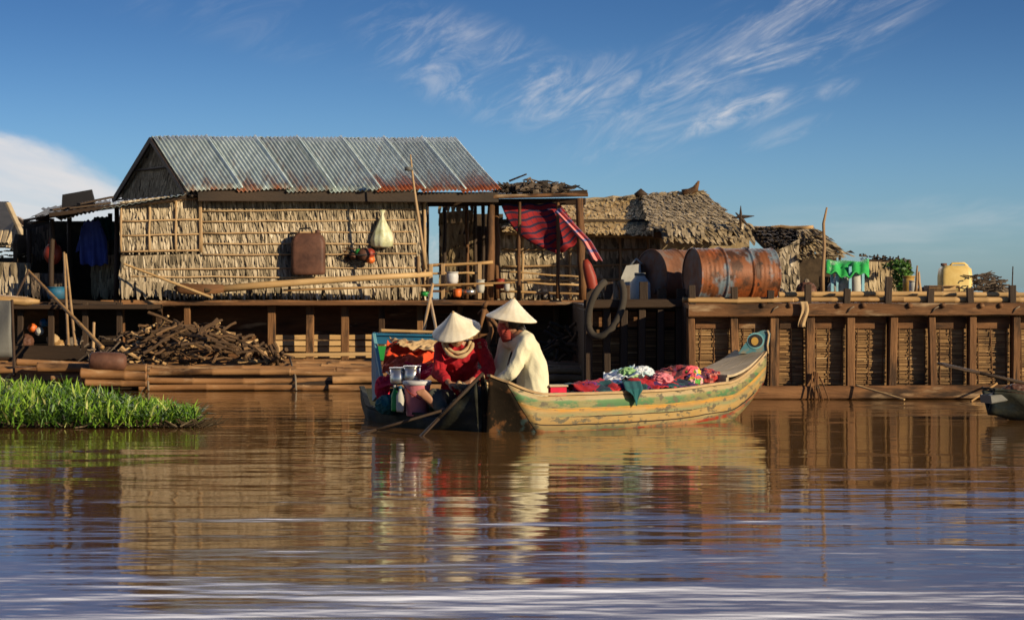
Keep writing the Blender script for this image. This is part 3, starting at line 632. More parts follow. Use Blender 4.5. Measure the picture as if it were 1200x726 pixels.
# gable: dark leaf wall and barge board
g0=V((.10,.03,-.03)); GA=RL+g0; GB=EL+g0+V((0,.1,-.02)); GC=BL+g0+V((0,-.1,0))
mb=MB(); mid=(GB+GC)/2
mb.add([GA,GB,GC,GA+V((.04,0,0)),GB+V((.04,0,0)),GC+V((.04,0,0))],[(0,1,2),(5,4,3),(0,3,4,1),(1,4,5,2),(2,5,3,0)]); gb=build('gable',mb,m_back,hs)
mb=MB()
for r in range(6):
    v=(r+.3)/6; a=GA+(GC-GA)*v; b_=GA+(GB-GA)*v; cnt=int((b_-a).length/.02)+1; dn=V((0,0,-1)); nn=V((-.93,-.36,0))
    for i in range(cnt):
        p=a+(b_-a)*((i+R.random())/cnt)+nn*.015+V((0,0,.06)); l=R.uniform(.12,.22); w=(b_-a).normalized()*R.uniform(.012,.022); s=w*R.uniform(-1,1)
        mb.add([p-w,p+w,p+w*.6+s+dn*l+nn*.03,p-w*.6+s+dn*l+nn*.03],[(0,1,2,3)],min(1,max(0,R.gauss(.45,.25))))
build('gable_leaves',mb,m_thatchd,gb)
mb=MB()
for a,b_ in ((GC,GB),(GA+(GC-GA)*.5,GA+(GB-GA)*.5)): branch(mb,a+V((-.05,-.03,0)),b_+V((-.05,-.03,0)),.015,.015,.006,4,6)
mb.beam(EL+V((-.02,0,-.04)),RL+V((-.02,0,-.04)),.03,.06); mb.beam(BL+V((-.02,0,-.05)),RL+V((-.02,0,-.05)),.03,.09)
build('gable_frame',mb,m_woodd,gb)
# eave beams & inner wall
mb=MB(); mb.beam(EL+V((.12,.10,-.055)),ER+V((-.05,.10,-.055)),.05,.13,tone=.1); build('eave_beam',mb,m_woodd,hs)
mb=MB()
IA=P(240,226,28.9); 
mb.box((PX(300,29),28.4,1.6),3.6,.05,1.35,rz=.2); build('rear_wall',mb,m_back,hs)
for (px,Y,y0,y1,w) in [(497,26.3,240,352,.05),(501,28.5,240,350,.045),(492,28.3,232,350,.05)]:
    mb=MB(); branch(mb,P(px,y1,Y),P(px,y0,Y),w/2,w/2,.006,4,8); build('post',mb,m_wooddz,hs,smooth=True)
# lean-to roof on the left of the gable
mb=MB(); La,Lb,Lc,Ld=P(218,226,24.72),P(135,236,28.4),P(48,244,27.4),P(72,258,24.5)
lt=thing('lean_to_shed',(PX(90,25.5),25.5,.93),'dark open shed with a low flat tin roof against the left of the thatch house','shed')
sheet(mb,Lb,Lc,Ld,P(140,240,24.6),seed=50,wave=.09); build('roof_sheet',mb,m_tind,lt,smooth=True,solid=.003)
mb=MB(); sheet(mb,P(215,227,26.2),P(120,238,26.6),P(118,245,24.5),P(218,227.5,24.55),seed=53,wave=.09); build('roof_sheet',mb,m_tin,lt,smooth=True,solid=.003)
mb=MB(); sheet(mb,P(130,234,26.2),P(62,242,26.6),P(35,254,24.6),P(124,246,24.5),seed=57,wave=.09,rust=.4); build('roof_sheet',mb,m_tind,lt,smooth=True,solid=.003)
mb=MB(); mb.beam(P(58,252,24.55),P(218,231,24.65),.05,.05,tone=.3); mb.beam(P(42,256,25.5),P(120,243,25.5),.06,.05); build('eave_beam',mb,m_woodd,lt)
for (px,y0,y1,Y) in [(136,242,352,25.0),(60,256,352,25.3),(34,268,352,25.8),(129,250,352,26.5),(82,250,352,26.0)]:
    mb=MB(); branch(mb,P(px,y1,Y),P(px+R.uniform(-1,1),y0,Y),.035,.03,.006,4,8); build('post',mb,m_wooddz,lt,smooth=True)
mb=MB(); mb.box((PX(86,27.5),27.5,1.45),1.35,.05,1.15,rz=.1); build('back_wall',mb,m_back,lt)
mb=MB(); mb.box((PX(34,26.5),26.6,1.35),.05,1.7,.9); build('side_wall',mb,m_back,lt)
mb=MB(); leaves(mb,P(108,300,25.9),P(140,298,25.9),P(140,350,25.9),P(108,350,25.9),5,.02,.16,seed=60); build('wall_panel',mb,m_thatchd,lt)
mb=MB(); leaves(mb,P(36,268,26),P(58,262,26),P(58,300,26),P(36,312,26),4,.02,.16,seed=61); build('wall_panel',mb,m_thatchk,lt)
mb=MB(); leaves(mb,P(38,320,25.4),P(78,320,25.4),P(78,350,25.4),P(38,350,25.4),3,.02,.16,seed=62); build('wall_panel',mb,m_thatchk,lt)
# stuff on lean-to roof
t=thing('black_tub',P(90,242,25.9),'black tub lying on top of the dark shed roof','tub')
mb=MB(); 
mb.loft([[P(px,py,25.5+dy) for px,py,dy in r] for r in ([(72,243,0),(110,238,0),(112,237,.5),(74,242,.5)],[(73,228,.05),(107,222,.05),(108,222,.45),(75,228,.45)])],tone=.3); build('body',mb,m_black,t)
mb=MB(); mb.beam(P(71,244,25.48),P(111,239,25.48),.04,.03); build('rim',mb,m_black,t)
for (a,b_) in [((92,239),(131,231)),((60,246),(104,240)),((80,244),(128,238)),((34,262),(58,257)),((30,258),(60,252))]:
    mb=MB(); mb.beam(P(*a,25.2),P(*b_,25.5),.10,.025,wob=.01); o=build('loose_board',mb,m_woodd); tag(o,'loose dark board lying on the shed roof beside the black tub','board','loose boards on the shed roof')
# ---------------------------------------------------------------- things in / on the shed
def hang_shirt(name,px0,px1,py0,py1,Y,mt,label):
    t=thing(name,P((px0+px1)/2,py1,Y),label,'shirt')
    w=(px1-px0)
    def f(u,v):
        k=.55+.45*min(1,v*2.4); x=(px0+px1)/2+(u-.5)*w*k+3*v
        return P(x,py0+(py1-py0)*(v*(1-.12*abs(u-.5))+.02*math.sin(u*20)),Y)+V((0,-.05*math.sin(u*13+v*2)*v-.03*math.sin(u*29)*v,0))
    mb=MB(); mb.grid(24,20,f); build('cloth',mb,mt,t,smooth=True,solid=.006)
    for s in (-1,1):
        cx=(px0+px1)/2
        def g(u,v): return P(cx+s*(w*.28+u*w*.10+v*w*.2),py0+6+v*(py1-py0)*.55+u*2,Y-.05)+V((0,-.03*math.sin(u*9+v*6),0))
        mb=MB(); mb.grid(6,10,g); build('sleeve',mb,mt,t,smooth=True,solid=.006)
    return t
hang_shirt('hanging_shirt',92,124,258,312,25.6,m_bluecl,'blue shirt hanging in the opening of the dark shed')
hang_shirt('hanging_shirt',104,134,254,282,25.9,m_tealcl,'dark teal cloth hanging behind the blue shirt in the shed')
t=thing('red_basket',P(63,312,24.7),'faded red round basket hanging on the left post of the dark shed','basket')
mb=MB(); mb.blob(P(62,297,25.5),.115,.09,.14,seed=3,amp=.05,freq=1.5,ridge=False); build('body',mb,m_redpl,t,smooth=True)
mb=MB(); mb.tube([P(57,286,25.45),P(60,270,25.45),P(66,286,25.45)],.008,6); build('handle',mb,m_redpl,t,smooth=True)
t=thing('blue_tub',P(66,350,24.9),'small blue tub on the shed floor','tub')
mb=MB(); mb.lathe([(.001,0),(.10,0),(.13,.14),(.12,.14),(.001,.1)],Matrix.Translation(P(66,350,24.9)),20); build('body',mb,m_blue,t,smooth=True)
mb=MB(); mb.lathe([(.125,.135),(.14,.14),(.14,.15),(.125,.15)],Matrix.Translation(P(66,350,24.9)),20); build('rim',mb,m_blue,t,smooth=True)
# poles around
pole('bamboo_pole',P(33,317,23.6),P(120,407,22.0),.018,.024,'long bamboo pole slanting down from the straw hut to the brown float')
pole('bamboo_pole',P(75,296,24.3),P(80,404,22.9),.014,.018,'thin upright bamboo pole in front of the shed, left one of the pair','pole',mt=m_bambooz)
pole('bamboo_pole',P(77,298,24.35),P(88,404,22.9),.014,.018,'thin upright bamboo pole in front of the shed, right one of the pair','pole',mt=m_bambooz)
pole('short_post',P(110,378,22.9),P(109,412,22.7),.017,.02,'short pale stake standing behind the brown log float','stake',mt=m_bambooz)
pole('bamboo_pole',P(145,309,24.4),P(249,349,24.3),.014,.020,'thin pale pole slanting down across the lower left of the thatch wall')
pole('bamboo_pole',P(332,340,24.9),P(600,331,25.2),.016,.014,'long pale bamboo rail running in front of the thatch wall foot')
# long paddle beam
t=thing('long_oar',P(350,340,25),'very long wooden oar with a broad blade lying against the thatch wall','oar')
mb=MB(); mb.tube([P(240,340,24.62),P(320,333,24.75),P(420,326,24.9),P(506,321,25.0)],[.05,.045,.04,.032],10,tone=.8); build('shaft',mb,m_bamboo,t,smooth=True)
mb=MB(); mb.ell([(P(204,337,24.62),.02,.012),(P(212,338,24.6),.065,.02),(P(235,339,24.6),.07,.022),(P(262,338,24.62),.05,.03)],(0,0,1)); build('blade',mb,m_wood,t,smooth=True)
# hanging jerrycan on the wall
t=thing('hanging_jerrycan',P(361,322,25.2),'rusty brown jerrycan hanging on the middle of the thatch wall','jerrycan')
Yj=25.22
def rr_box(px0,px1,py0,py1,Y,dep,rad=.05,n=5,taper=0):
    rings=[];x0,x1=PX(px0,Y),PX(px1,Y);z0,z1=ZZ(py1,Y),ZZ(py0,Y)
    for (z,ins) in ((z0,.03),(z0+.015,.008),(z0+.05,0),(z1-.12,0),(z1-.04,.01+taper),(z1,.05+taper)):
        ring=[]
        a0,a1,b0,b1=x0+ins,x1-ins,Y-dep/2+ins*.5,Y+dep/2-ins*.5
        for (cx,cy,s) in ((a1-rad,b1-rad,0),(a0+rad,b1-rad,1),(a0+rad,b0+rad,2),(a1-rad,b0+rad,3)):
            for k in range(n): 
                t=(s+k/(n-1))*math.pi/2; ring.append(V((cx+rad*math.cos(t),cy+rad*math.sin(t),z)))
        rings.append(ring)
    return rings
mb=MB(); mb.loft(rr_box(342,381,273,322,Yj,.22,taper=.02)); build('body',mb,m_rustj,t,smooth=True)
mb=MB(); mb.lathe([(.001,0),(.03,0),(.03,.05),(.001,.05)],Matrix.Translation(P(372,274,Yj)),12); build('cap',mb,m_rustj,t,smooth=True)
mb=MB(); mb.tube([P(350,275,Yj),P(351,268,Yj),P(364,267,Yj),P(366,274,Yj)],.012,8); build('handle',mb,m_black,t,smooth=True)
# plastic bag
t=thing('plastic_bag',P(448,290,25.7),'white knotted plastic bag hanging high on the right of the thatch wall','bag')
mb=MB(); rings=[]
for (py,w,d) in ((290,8,.05),(288,12.5,.09),(281,13.5,.10),(272,10.5,.085),(263,6.5,.06),(256,3,.03),(252,1.4,.015),(249,2.5,.02),(246,3.2,.012)):
    rings.append([P(448+w*math.cos(a)*(1+.07*math.sin(a*5+py)),py,25.66)+V((0,d*math.sin(a)*(1+.1*math.sin(a*7)),0)) for a in [2*math.pi*k/28 for k in range(28)]])
mb.loft(rings); build('body',mb,m_wplast,t,smooth=True)
mb=MB(); mb.tube([P(448,250,25.66),P(448,244,25.7)],.006,6); build('tie',mb,m_rope,t,smooth=True)
# basket with red bundle
t=thing('wall_basket',P(428,310,25.7),'dark wire basket of brown and red fruit hanging on the wall under the white bag','basket')
mb=MB(); 
for k in range(7):
    a=P(404+k*5,292+abs(k-3)*1.5,25.55); mb.tube([P(402,298,25.6),P(412+k*4,309-k*.6,25.48),P(440,306,25.55)],.006,6)
mb.tube([P(400,298,25.7),P(404,298,25.45),P(424,299,25.4),P(442,297,25.5)],.010,6); build('wire_frame',mb,m_black,t,smooth=True)
for (px,py,r,mm) in ((427,298,.10,m_rustj),(433,297,.075,m_redpl),(421,296,.06,m_gplast),(414,300,.05,m_rustj),(434,304,.06,m_orange)):
    mb=MB(); mb.blob(P(px,py,25.52),r,r,r*.9,seed=px,amp=.08,ridge=False,sub=3); build('fruit',mb,mm,t,smooth=True)
t=tag(build('dry_twigs',(lambda mb:[branch(mb,P(388+R.uniform(-6,10),290+R.uniform(-4,12),25.62),P(412+R.uniform(-6,6),294+R.uniform(-6,12),25.55),.006,.004,.01,3,5) for _ in range(22)] and mb)(MB()),m_woodz),'bunch of brown twigs hanging between the jerrycan and the basket','twigs')
# tall thin mast with cup
t=thing('thin_mast',P(499,318,24.9),'thin crooked upright stick with a small cup near its top, by the house corner','mast')
mb=MB(); mb.tube([P(499,316,24.9),P(494,280,24.9),P(488,240,24.9),P(484,210,24.9),P(481,181,24.9)],[.022,.02,.018,.014,.009],8); build('stick',mb,m_bambooz,t,smooth=True)
mb=MB(); mb.lathe([(.001,0),(.05,0),(.055,.045),(.001,.05)],Matrix.Translation(P(479,200,24.85)),14); build('cup',mb,m_grey,t,smooth=True)
for i,(a,b_) in enumerate((((507,333),(494,401)),((503,345),(511,385)))):
    pole('boat_pole',P(*a,18.3),P(*b_,17.6),.015,.013,['pale pole leaning upright behind the blue frame, the longer of the crossing pair','shorter pale pole crossing behind the straw hat of the red clad woman'][i],'pole',mt=m_bambooz)
# power / TV stuff: none
# ================================================================= PORCH
pc=thing('porch',(PX(600,26.5),26.5,.93),'open timber porch with round posts and flat roof beam right of the tin roofed house','porch')
mb=MB(); mb.beam(P(560,231,26.0),P(689,228,25.9),.16,.045,tone=.9); build('roof_beam',mb,m_wood,pc)
mb=MB(); mb.beam(P(500,238,26.6),P(686,236,26.2),.09,.09,tone=.3); build('roof_beam',mb,m_woodd,pc)
mb=MB(); mb.beam(P(590,228,28),P(688,226,27.8),.1,.08); build('rear_beam',mb,m_woodd,pc)
mb=MB(); mb.add([P(560,232,26.1),P(686,230,26.1),P(684,226,28.6),P(560,226,28.8),P(560,230,26.1),P(686,228.5,26.1),P(684,224.5,28.6),P(560,224.5,28.8)],[(0,1,2,3),(7,6,5,4),(0,4,5,1),(1,5,6,2),(2,6,7,3),(3,7,4,0)]); build('roof_deck',mb,m_woodd,pc)
for (px,y0,y1,Y,w,dx) in [(683,232,352,25.8,.06,-4),(654,234,350,26.0,.028,0),(608,236,352,26.0,.025,1),(573,236,352,26.1,.065,3),(583,238,350,26.6,.05,-2),(547,240,350,27.5,.03,0)]:
    mb=MB(); branch(mb,P(px,y1,Y),P(px+dx,y0,Y),w,w*.8,.008,5,9,tone=R.uniform(.2,.6)); build('post',mb,m_woodz,pc,smooth=True)
for (a,b_,Y,w) in [((495,312),(578,307),25.9,.035),((497,320),(560,320),25.9,.025),((494,335),(578,333),25.85,.035),((584,318),(690,325),26.6,.02),((584,330),(684,334),26.4,.02),((586,341),(690,345),26.2,.025)]:
    mb=MB(); branch(mb,P(*a,Y),P(*b_,Y),w*.7,w*.6,.008,5,7,tone=R.uniform(.4,.9)); build('rail',mb,m_bamboo,pc,smooth=True)
for px in (519,505,562): 
    mb=MB(); mb.beam(P(px,309,25.87),P(px,350,25.87),.05,.04,up=(0,1,0),tone=.8); build('rail_post',mb,m_bambooz,pc)
mb=MB(); mb.box(P(530,341,26.4),1.0,.5,.03,tone=.5); build('shelf',mb,m_wood,pc)
# small things on the porch
def pot(px,py,Y,r,h,mt,label,cat='pot',lid=None):
    t=thing(cat.replace(' ','_'),P(px,py,Y),label,cat); M=Matrix.Translation(P(px,py,Y))
    mb=MB(); mb.lathe([(.001,0),(r*.75,0),(r*.95,h*.3),(r,h*.7),(r*.9,h),(r*.8,h),(.001,h*.9)],M,20); build('body',mb,mt,t,smooth=True)
    mb=MB(); mb.lathe([(r*.88,h),(r*1.04,h),(r*1.04,h*1.07),(r*.88,h*1.07)],M,20); build('rim',mb,lid or mt,t,smooth=True)
    return t
pot(530,333,25.7,.08,.15,m_rim,'pale bucket on the porch behind the rail','bucket')
pot(536,348,25.6,.055,.10,m_orange,'small orange cup on the porch edge','cup')
pot(563,343,25.7,.055,.16,m_white,'white bottle shaped pot on the porch by the round post','pot')
pot(586,338,26.0,.06,.12,m_redpl,'small red pot right of the porch post','pot')
pot(594,341,25.9,.04,.11,m_white,'small white cup beside the red pot','cup')
pot(498,347,25.3,.06,.06,m_gplast,'small bright green bowl at the house corner','bowl')
pot(550,345,25.7,.09,.06,m_metal,'low metal pan on the porch','pan')
# krama cloth: hung from the porch beam
def f(u,v):
    a=P(587,239,26.2).lerp(P(656,238,26.2),u); b_=P(652,297,26.15).lerp(P(684,275,26.0),u)
    p=a.lerp(b_,v)+V((-.13*math.sin(math.pi*v)*(1-u),0,0)); sag=math.sin(math.pi*v)*(-.07)*(1-u)-math.sin(math.pi*u)*.05*v
    return p+V((0,-.10*math.sin(v*math.pi)*.6+.02*math.sin(u*14+v*5),sag+.012*math.sin(u*17)))
mb=MB(); mb.grid(30,30,f); o=build('checked_cloth',mb,m_plaid,smooth=True,solid=.004); tag(o,'red cloth with dark checked lines hung slanting under the porch roof','cloth')
def f(u,v):
    c=[P(653,246,25.6),P(672,266,25.55),P(688,283,25.5),P(700,305,25.5)]; i=min(2,int(v*3)); t=v*3-i; p=c[i].lerp(c[i+1],t)
    return p+V((.05*(u-.5)*2*(.6+.7*v),-.03*math.sin(u*7),.05*(u-.5)*(1-v)+ .01*math.sin(u*12)))
mb=MB(); mb.grid(10,24,f); o=build('striped_cloth',mb,m_plaidl,smooth=True,solid=.004); tag(o,'pink striped cloth end hanging beside the thick right porch post','cloth')
mb=MB(); mb.ell([(P(686,304,25.3),.03,.03),(P(688,311,25.3),.06,.05),(P(692,325,25.3),.075,.05),(P(695,340,25.3),.07,.05),(P(697,347,25.3),.04,.03)],(1,0,0)); o=build('red_bag',mb,m_redpl,smooth=True); tag(o,'long faded red bag leaning right of the thick porch post','bag')
# debris on the porch roof
rr=random.Random(21)
mb=MB()
for i in range(110):
    px=rr.uniform(582,668); h=(1-abs((px-625)/50)**2)*.9; Y=rr.uniform(26.3,27.6); a=P(px,224-rr.random()*h*12,Y); b_=a+V((rr.uniform(-.3,.3),rr.uniform(-.2,.2),rr.uniform(-.05,.06)))
    branch(mb,a,b_,rr.uniform(.012,.03),.008,.03,3,5,tone=rr.random(),rr=rr)
for i in range(60):
    px=rr.uniform(584,664); a=P(px,222-rr.random()*8,rr.uniform(26.3,27.4)); s=rr.uniform(.04,.09)
    mb.add([a,a+V((s,.01,rr.uniform(0,.05))),a+V((s*1.2,0,-.06)),a+V((0,.02,-.07))],[(0,1,2,3)],rr.random())
tag(build('brushwood_heap',mb,m_thatchk),'heap of dry brushwood and curled leaves on top of the porch roof','brushwood',kind='stuff')
pole('stick',P(597,212,26.5),P(617,204,26.4),.014,.010,'thin dark stick poking up from the brushwood on the porch roof','stick',mt=m_wooddz)

# ================================================================= SECOND (THATCH ROOFED) HUT
h2=thing('thatch_hut',(PX(720,30),30,.93),'long hut with thatch roof and thatch walls behind the porch and the oil drums','hut')
mb=MB(); leaves(mb,P(586,262,28.8),P(790,262,28.8),P(790,350,28.8),P(586,350,28.8),7,.022,.24,lift=.03,w=.05,seed=20); w_=build('front_wall',mb,m_thatch,h2)
mb=MB(); mb.box((PX(700,29.0),28.95,1.5),2.9,.06,1.2); build('wall_backing',mb,m_back,h2)
mb=MB()
for py in (292,312,328): branch(mb,P(588,py,28.72),P(780,py+R.uniform(-3,3),28.72),.016,.014,.01,9,6)
for px in (612,668,727,760): branch(mb,P(px,350,28.72),P(px,262,28.72),.022,.02,.008,4,6)
build('batten',mb,m_bambooz,w_,smooth=True)
mb=MB(); leaves(mb,P(517,240,28.9),P(556,236,28.7),P(556,350,28.7),P(519,350,28.9),8,.024,.2,lift=.04,w=.05,seed=22,jit=.6); build('side_wall',mb,m_thatchd,h2)
mb=MB(); mb.box((PX(552,29.6),29.6,1.55),.95,.06,1.3); build('inner_wall',mb,m_back,h2)
mb=MB()
for px in (521,557,566): branch(mb,P(px,350,28.6),P(px,240,28.6),.03,.026,.006,4,7)
build('door_frame',mb,m_wooddz,h2,smooth=True)
# roofs
def rp(px,py,Y): return P(px,py,Y)
mb=MB(); leaves(mb,rp(600,240,30.6),rp(790,228,30.6),rp(790,277,28.2),rp(592,272,28.3),13,.015,.42,lift=.022,w=.05,seed=24,jit=1.0,ragged=.5); o=build('straw_roof',mb,m_thatchg,h2)
mb=MB(); 
for s in range(2): mb.blob(rp(705+s*10,262-s*12,29.3+s*.5),1.1,.5,.1,seed=40+s,amp=.12,freq=3)
mb.v=[]; mb.f=[]; mb.t=[]; mb.uv=[]
mb.add([rp(600,241,30.6)-V((0,0,.04)),rp(790,229,30.6)-V((0,0,.04)),rp(790,275,28.35)-V((0,0,.03)),rp(592,270,28.45)-V((0,0,.03)),rp(600,245,30.6)-V((0,0,.1)),rp(790,233,30.6)-V((0,0,.1)),rp(790,276,28.4)-V((0,0,.05)),rp(592,271,28.5)-V((0,0,.05))],[(0,1,2,3),(7,6,5,4),(0,4,5,1),(1,5,6,2),(2,6,7,3),(3,7,4,0)]); build('roof_base',mb,m_thatchd,h2)
mb=MB(); leaves(mb,rp(752,230,30.2),rp(826,228,30.2),rp(880,272,27.6),rp(764,270,27.6),13,.018,.36,lift=.022,w=.055,seed=26,jit=.9); build('leaf_roof',mb,m_thatchd,h2)
mb=MB(); a,b_,c_,d_=rp(754,232,30.2),rp(824,230,30.2),rp(876,274,27.7),rp(766,272,27.7); dn=V((0,.06,-.08)); mb.add([a,b_,c_,d_,a+dn,b_+dn,c_+dn,d_+dn],[(0,1,2,3),(7,6,5,4),(0,4,5,1),(1,5,6,2),(2,6,7,3),(3,7,4,0)]); build('roof_base',mb,m_back,h2)
mb=MB(); leaves(mb,rp(770,262,27.7),rp(880,262,27.7),rp(886,290,27.2),rp(784,288,27.2),3,.024,.24,lift=.04,w=.05,seed=27,jit=.9,ragged=.5); build('lower_roof',mb,m_thatchd,h2)
mb=MB(); leaves(mb,rp(784,262,27.45),rp(824,264,27.45),rp(826,282,27.3),rp(784,282,27.3),2,.03,.2,lift=.05,w=.05,seed=29,ragged=.5); build('lit_fringe',mb,m_thatch,h2)  # sunlit fringe put into a patch of paler leaves
mb=MB(); mb.box((PX(826,27.9),27.95,1.4),1.25,.05,1.0); build('end_wall',mb,m_thatchd,h2)
# ridge roll and horn
mb=MB(); branch(mb,rp(640,238,30.55),rp(752,231,30.5),.03,.04,.02,10,8,tone=.6)
for i in range(900):
    u=R.random(); p=rp(640,237,30.5).lerp(rp(826,229,30.3),u)+V((0,R.uniform(-.12,.1),R.uniform(-.05,.03)+(.05 if u>.6 else 0)+.05*ns(u*9,3))); l=R.uniform(.08,.24); a_=R.uniform(-.9,.9); q=V((math.sin(a_)*.7,-abs(math.cos(a_))*.5,-.45+R.uniform(-.1,.4)))*l; w_2=V((.02,0,.006)); mb.add([p-w_2,p+w_2,p+q+w_2*.6,p+q-w_2*.6],[(0,1,2,3)],min(1,max(0,R.gauss(.5,.28))))
build('ridge_roll',mb,m_thatchd,h2)
mb=MB(); mb.tube([rp(800,227,30.2),rp(808,225,30.2),rp(815,221,30.2),rp(819,212,30.2)],[.07,.055,.05,.014],8,tone=.3); build('ridge_horn',mb,m_woodz,h2,smooth=True)
mb=MB(); mb.tube([rp(744,229,30.3),rp(751,226,30.3),rp(758,229,30.3)],[.03,.07,.03],8,tone=.3); build('ridge_knot',mb,m_woodd,h2,smooth=True)
t=thing('crossed_sticks',rp(869,258,27.4),'crossed sharp sticks standing on the right end of the thatch hut roof','sticks')
for a,b_ in (((868,270),(868,241)),((858,255),(884,253)),((862,249),(878,266))):
    mb=MB(); m_=((a[0]+b_[0])/2,(a[1]+b_[1])/2); mb.tube([rp(*a,27.4),rp(*m_,27.4),rp(*b_,27.4)],[.008,.03,.005],6); build('stick',mb,m_wooddz,t)
# ================================================================= THIRD HUT (right)
h3=thing('small_thatch_hut',(PX(940,29),29,.93),'small thatch hut with a dark doorway and pale end wall beside the oil drums','hut')
mb=MB(); leaves(mb,P(880,268,28.6),P(952,267,28.6),P(958,288,27.6),P(905,292,27.3),6,.026,.26,lift=.05,w=.05,seed=31,jit=.7); build('roof_front',mb,m_thatchk,h3)
mb=MB(); a,b_,c_,d_=P(878,269,28.6),P(952,268.5,28.6),P(956,290,27.7),P(903,294,27.4); dn=V((0,.05,-.06)); mb.add([a,b_,c_,d_,a+dn,b_+dn,c_+dn,d_+dn],[(0,1,2,3),(7,6,5,4),(0,4,5,1),(1,5,6,2),(2,6,7,3),(3,7,4,0)]); build('roof_base',mb,m_back,h3)
mb=MB(); leaves(mb,P(934,270,28.2),P(953,268,28.2),P(992,303,27.6),P(935,306,27.4),7,.016,.32,lift=.06,w=.055,seed=33,jit=1.2,slant=.15); build('gable_thatch',mb,m_thatchd,h3)
mb=MB(); leaves(mb,P(912,293,27.5),P(936,280,27.5),P(938,351,27.5),P(914,351,27.5),6,.022,.2,lift=.03,w=.05,seed=34); build('end_wall',mb,m_thatch,h3)
mb=MB(); mb.box((PX(950,28.6),28.65,1.2),.75,.06,.75); build('back_wall',mb,m_back,h3)
mb=MB(); mb.box((PX(925,27.9),27.62,1.32),.28,.04,.8);build('wall_backing',mb,m_back,h3)
mb=MB(); branch(mb,P(876,267,28.7),P(953,266.5,28.3),.035,.03,.012,6,7); build('ridge_pole',mb,m_bamboo,h3,smooth=True)
mb=MB()
for px in (937,984): branch(mb,P(px,348,27.7),P(px,295,27.7),.025,.02,.005,3,6)
build('door_post',mb,m_wooddz,h3,smooth=True)
t=thing('grain_sack',P(950,346,27.2),'brown lumpy sack in the dark doorway of the small thatch hut','sack')
mb=MB(); mb.blob(P(945,341,27.2),.14,.12,.13,seed=5,amp=.15); build('body',mb,m_rustj,t,smooth=True)
mb=MB(); mb.blob(P(945,330,27.2),.04,.04,.04,seed=6,amp=.2); build('tied_neck',mb,m_rope,t,smooth=True)
mb=MB(); mb.tube([P(964,345,21.6),P(964,320,21.6),P(966,290,21.6),P(965,262,21.6),P(969,243,21.6)],[.024,.022,.018,.016,.010],8); tag(build('thin_pole',mb,m_bambooz,smooth=True),'tall thin crooked pole standing on the right pontoon before the small hut','pole')
# green table / stall
Yt=24.0
t=thing('market_table',P(990,342,Yt),'small table with light blue legs under a bright green and white cover','table')
for (px,dy) in ((975,0),(996,-.1),(1011,0),(981,.5),(1004,.5)):
    mb=MB(); mb.beam(P(px,352,Yt+dy),P(px,312,Yt+dy),.035,.035,up=(0,1,0)); build('leg',mb,m_lblue,t)
def f(u,v): return P(968+u*50,313-1.5*math.sin(u*9)+v*0,Yt-.15+v*.7)+V((0,0,.07*math.sin(math.pi*v)+.02*math.sin(u*11+v*5)-(.07 if v<.12 else 0)-.04*math.sin(u*14)**2*(v<.2)))
mb=MB(); mb.grid(24,16,f); build('cover',mb,m_gtab,t,smooth=True,solid=.02)
mb=MB(); mb.beam(P(972,318,Yt),P(1013,318,Yt),.04,.05); build('apron',mb,m_lblue,t)
t=thing('cloth_bundle',P(992,342,24.6),'pale cloth bundle lying under the green covered table','bundle')
mb=MB(); mb.blob(P(990,338,24.6),.20,.15,.14,seed=8,amp=.2); build('body',mb,m_white,t,smooth=True)
mb=MB(); mb.blob(P(983,327,24.6),.06,.06,.05,seed=9,amp=.2); build('knot',mb,m_white,t,smooth=True)
pot(1003,351,24.4,.06,.32,m_white,'narrow white jug standing between the blue table legs','jug')
pot(1012,320,24.3,.05,.09,m_redpl,'small red tin hanging by the right end of the green table','tin')
# fourth: low dark shack with creeper
t4=thing('low_shack',(PX(1037,29),29,.93),'low dark brown shack with green creeper over its right corner','shack')
mb=MB(); mb.box((PX(1038,28.6),28.6,1.2),.62,.6,.62); build('wall_backing',mb,m_back,t4)
mb=MB(); leaves(mb,P(1012,306,28.2),P(1060,308,28.2),P(1060,346,28.2),P(1012,346,28.2),4,.024,.2,seed=36); build('front_wall',mb,m_thatchd,t4)
mb=MB(); leaves(mb,P(1008,301,28.9),P(1062,306,28.9),P(1062,311,28.0),P(1008,309,28.0),2,.026,.3,lift=.05,seed=37); build('roof',mb,m_thatchk,t4)
def foliage(mb,c,rx,ry,rz,n,s,rr):
    for i in range(n):
        d=V((rr.gauss(0,1),rr.gauss(0,1),rr.gauss(0,1))).normalized()*rr.random()**.4
        p=V(c)+V((d.x*rx,d.y*ry,d.z*rz)); a=V((rr.uniform(-1,1),rr.uniform(-1,1),rr.uniform(-.6,.9))).normalized(); b_=a.cross(V((rr.uniform(-1,1),rr.uniform(-1,1),rr.uniform(-1,1)))).normalized()
        l=s*rr.uniform(.6,1.3); w=l*.28; mb.add([p,p+a*l*.5+b_*w,p+a*l,p+a*l*.5-b_*w],[(0,1,2,3)],rr.random())
m_leaf=mat('green leaves',[(0,(.02,.06,.008)),(.5,(.055,.14,.02)),(1,(.13,.24,.04))],tone=.8,rough=.5,bump=0)
mb=MB(); rr=random.Random(4); foliage(mb,P(1058,325,27.6),.13,.2,.24,800,.06,rr); foliage(mb,P(1050,312,27.8),.18,.2,.06,260,.06,rr); o=build('creeper',mb,m_leaf); tag(o,'dense green creeper hanging over the corner of the low dark shack','creeper')
pot(1065,350,26,.08,.28,m_yellow,'small yellow can at the foot of the green creeper','can')
pot(1070,350,25.6,.055,.22,m_white,'small white can right of the yellow can','can')
t=thing('stake_pair',P(1075,343,21.4),'two pointed stakes standing together on the right pontoon near the white can','stakes')
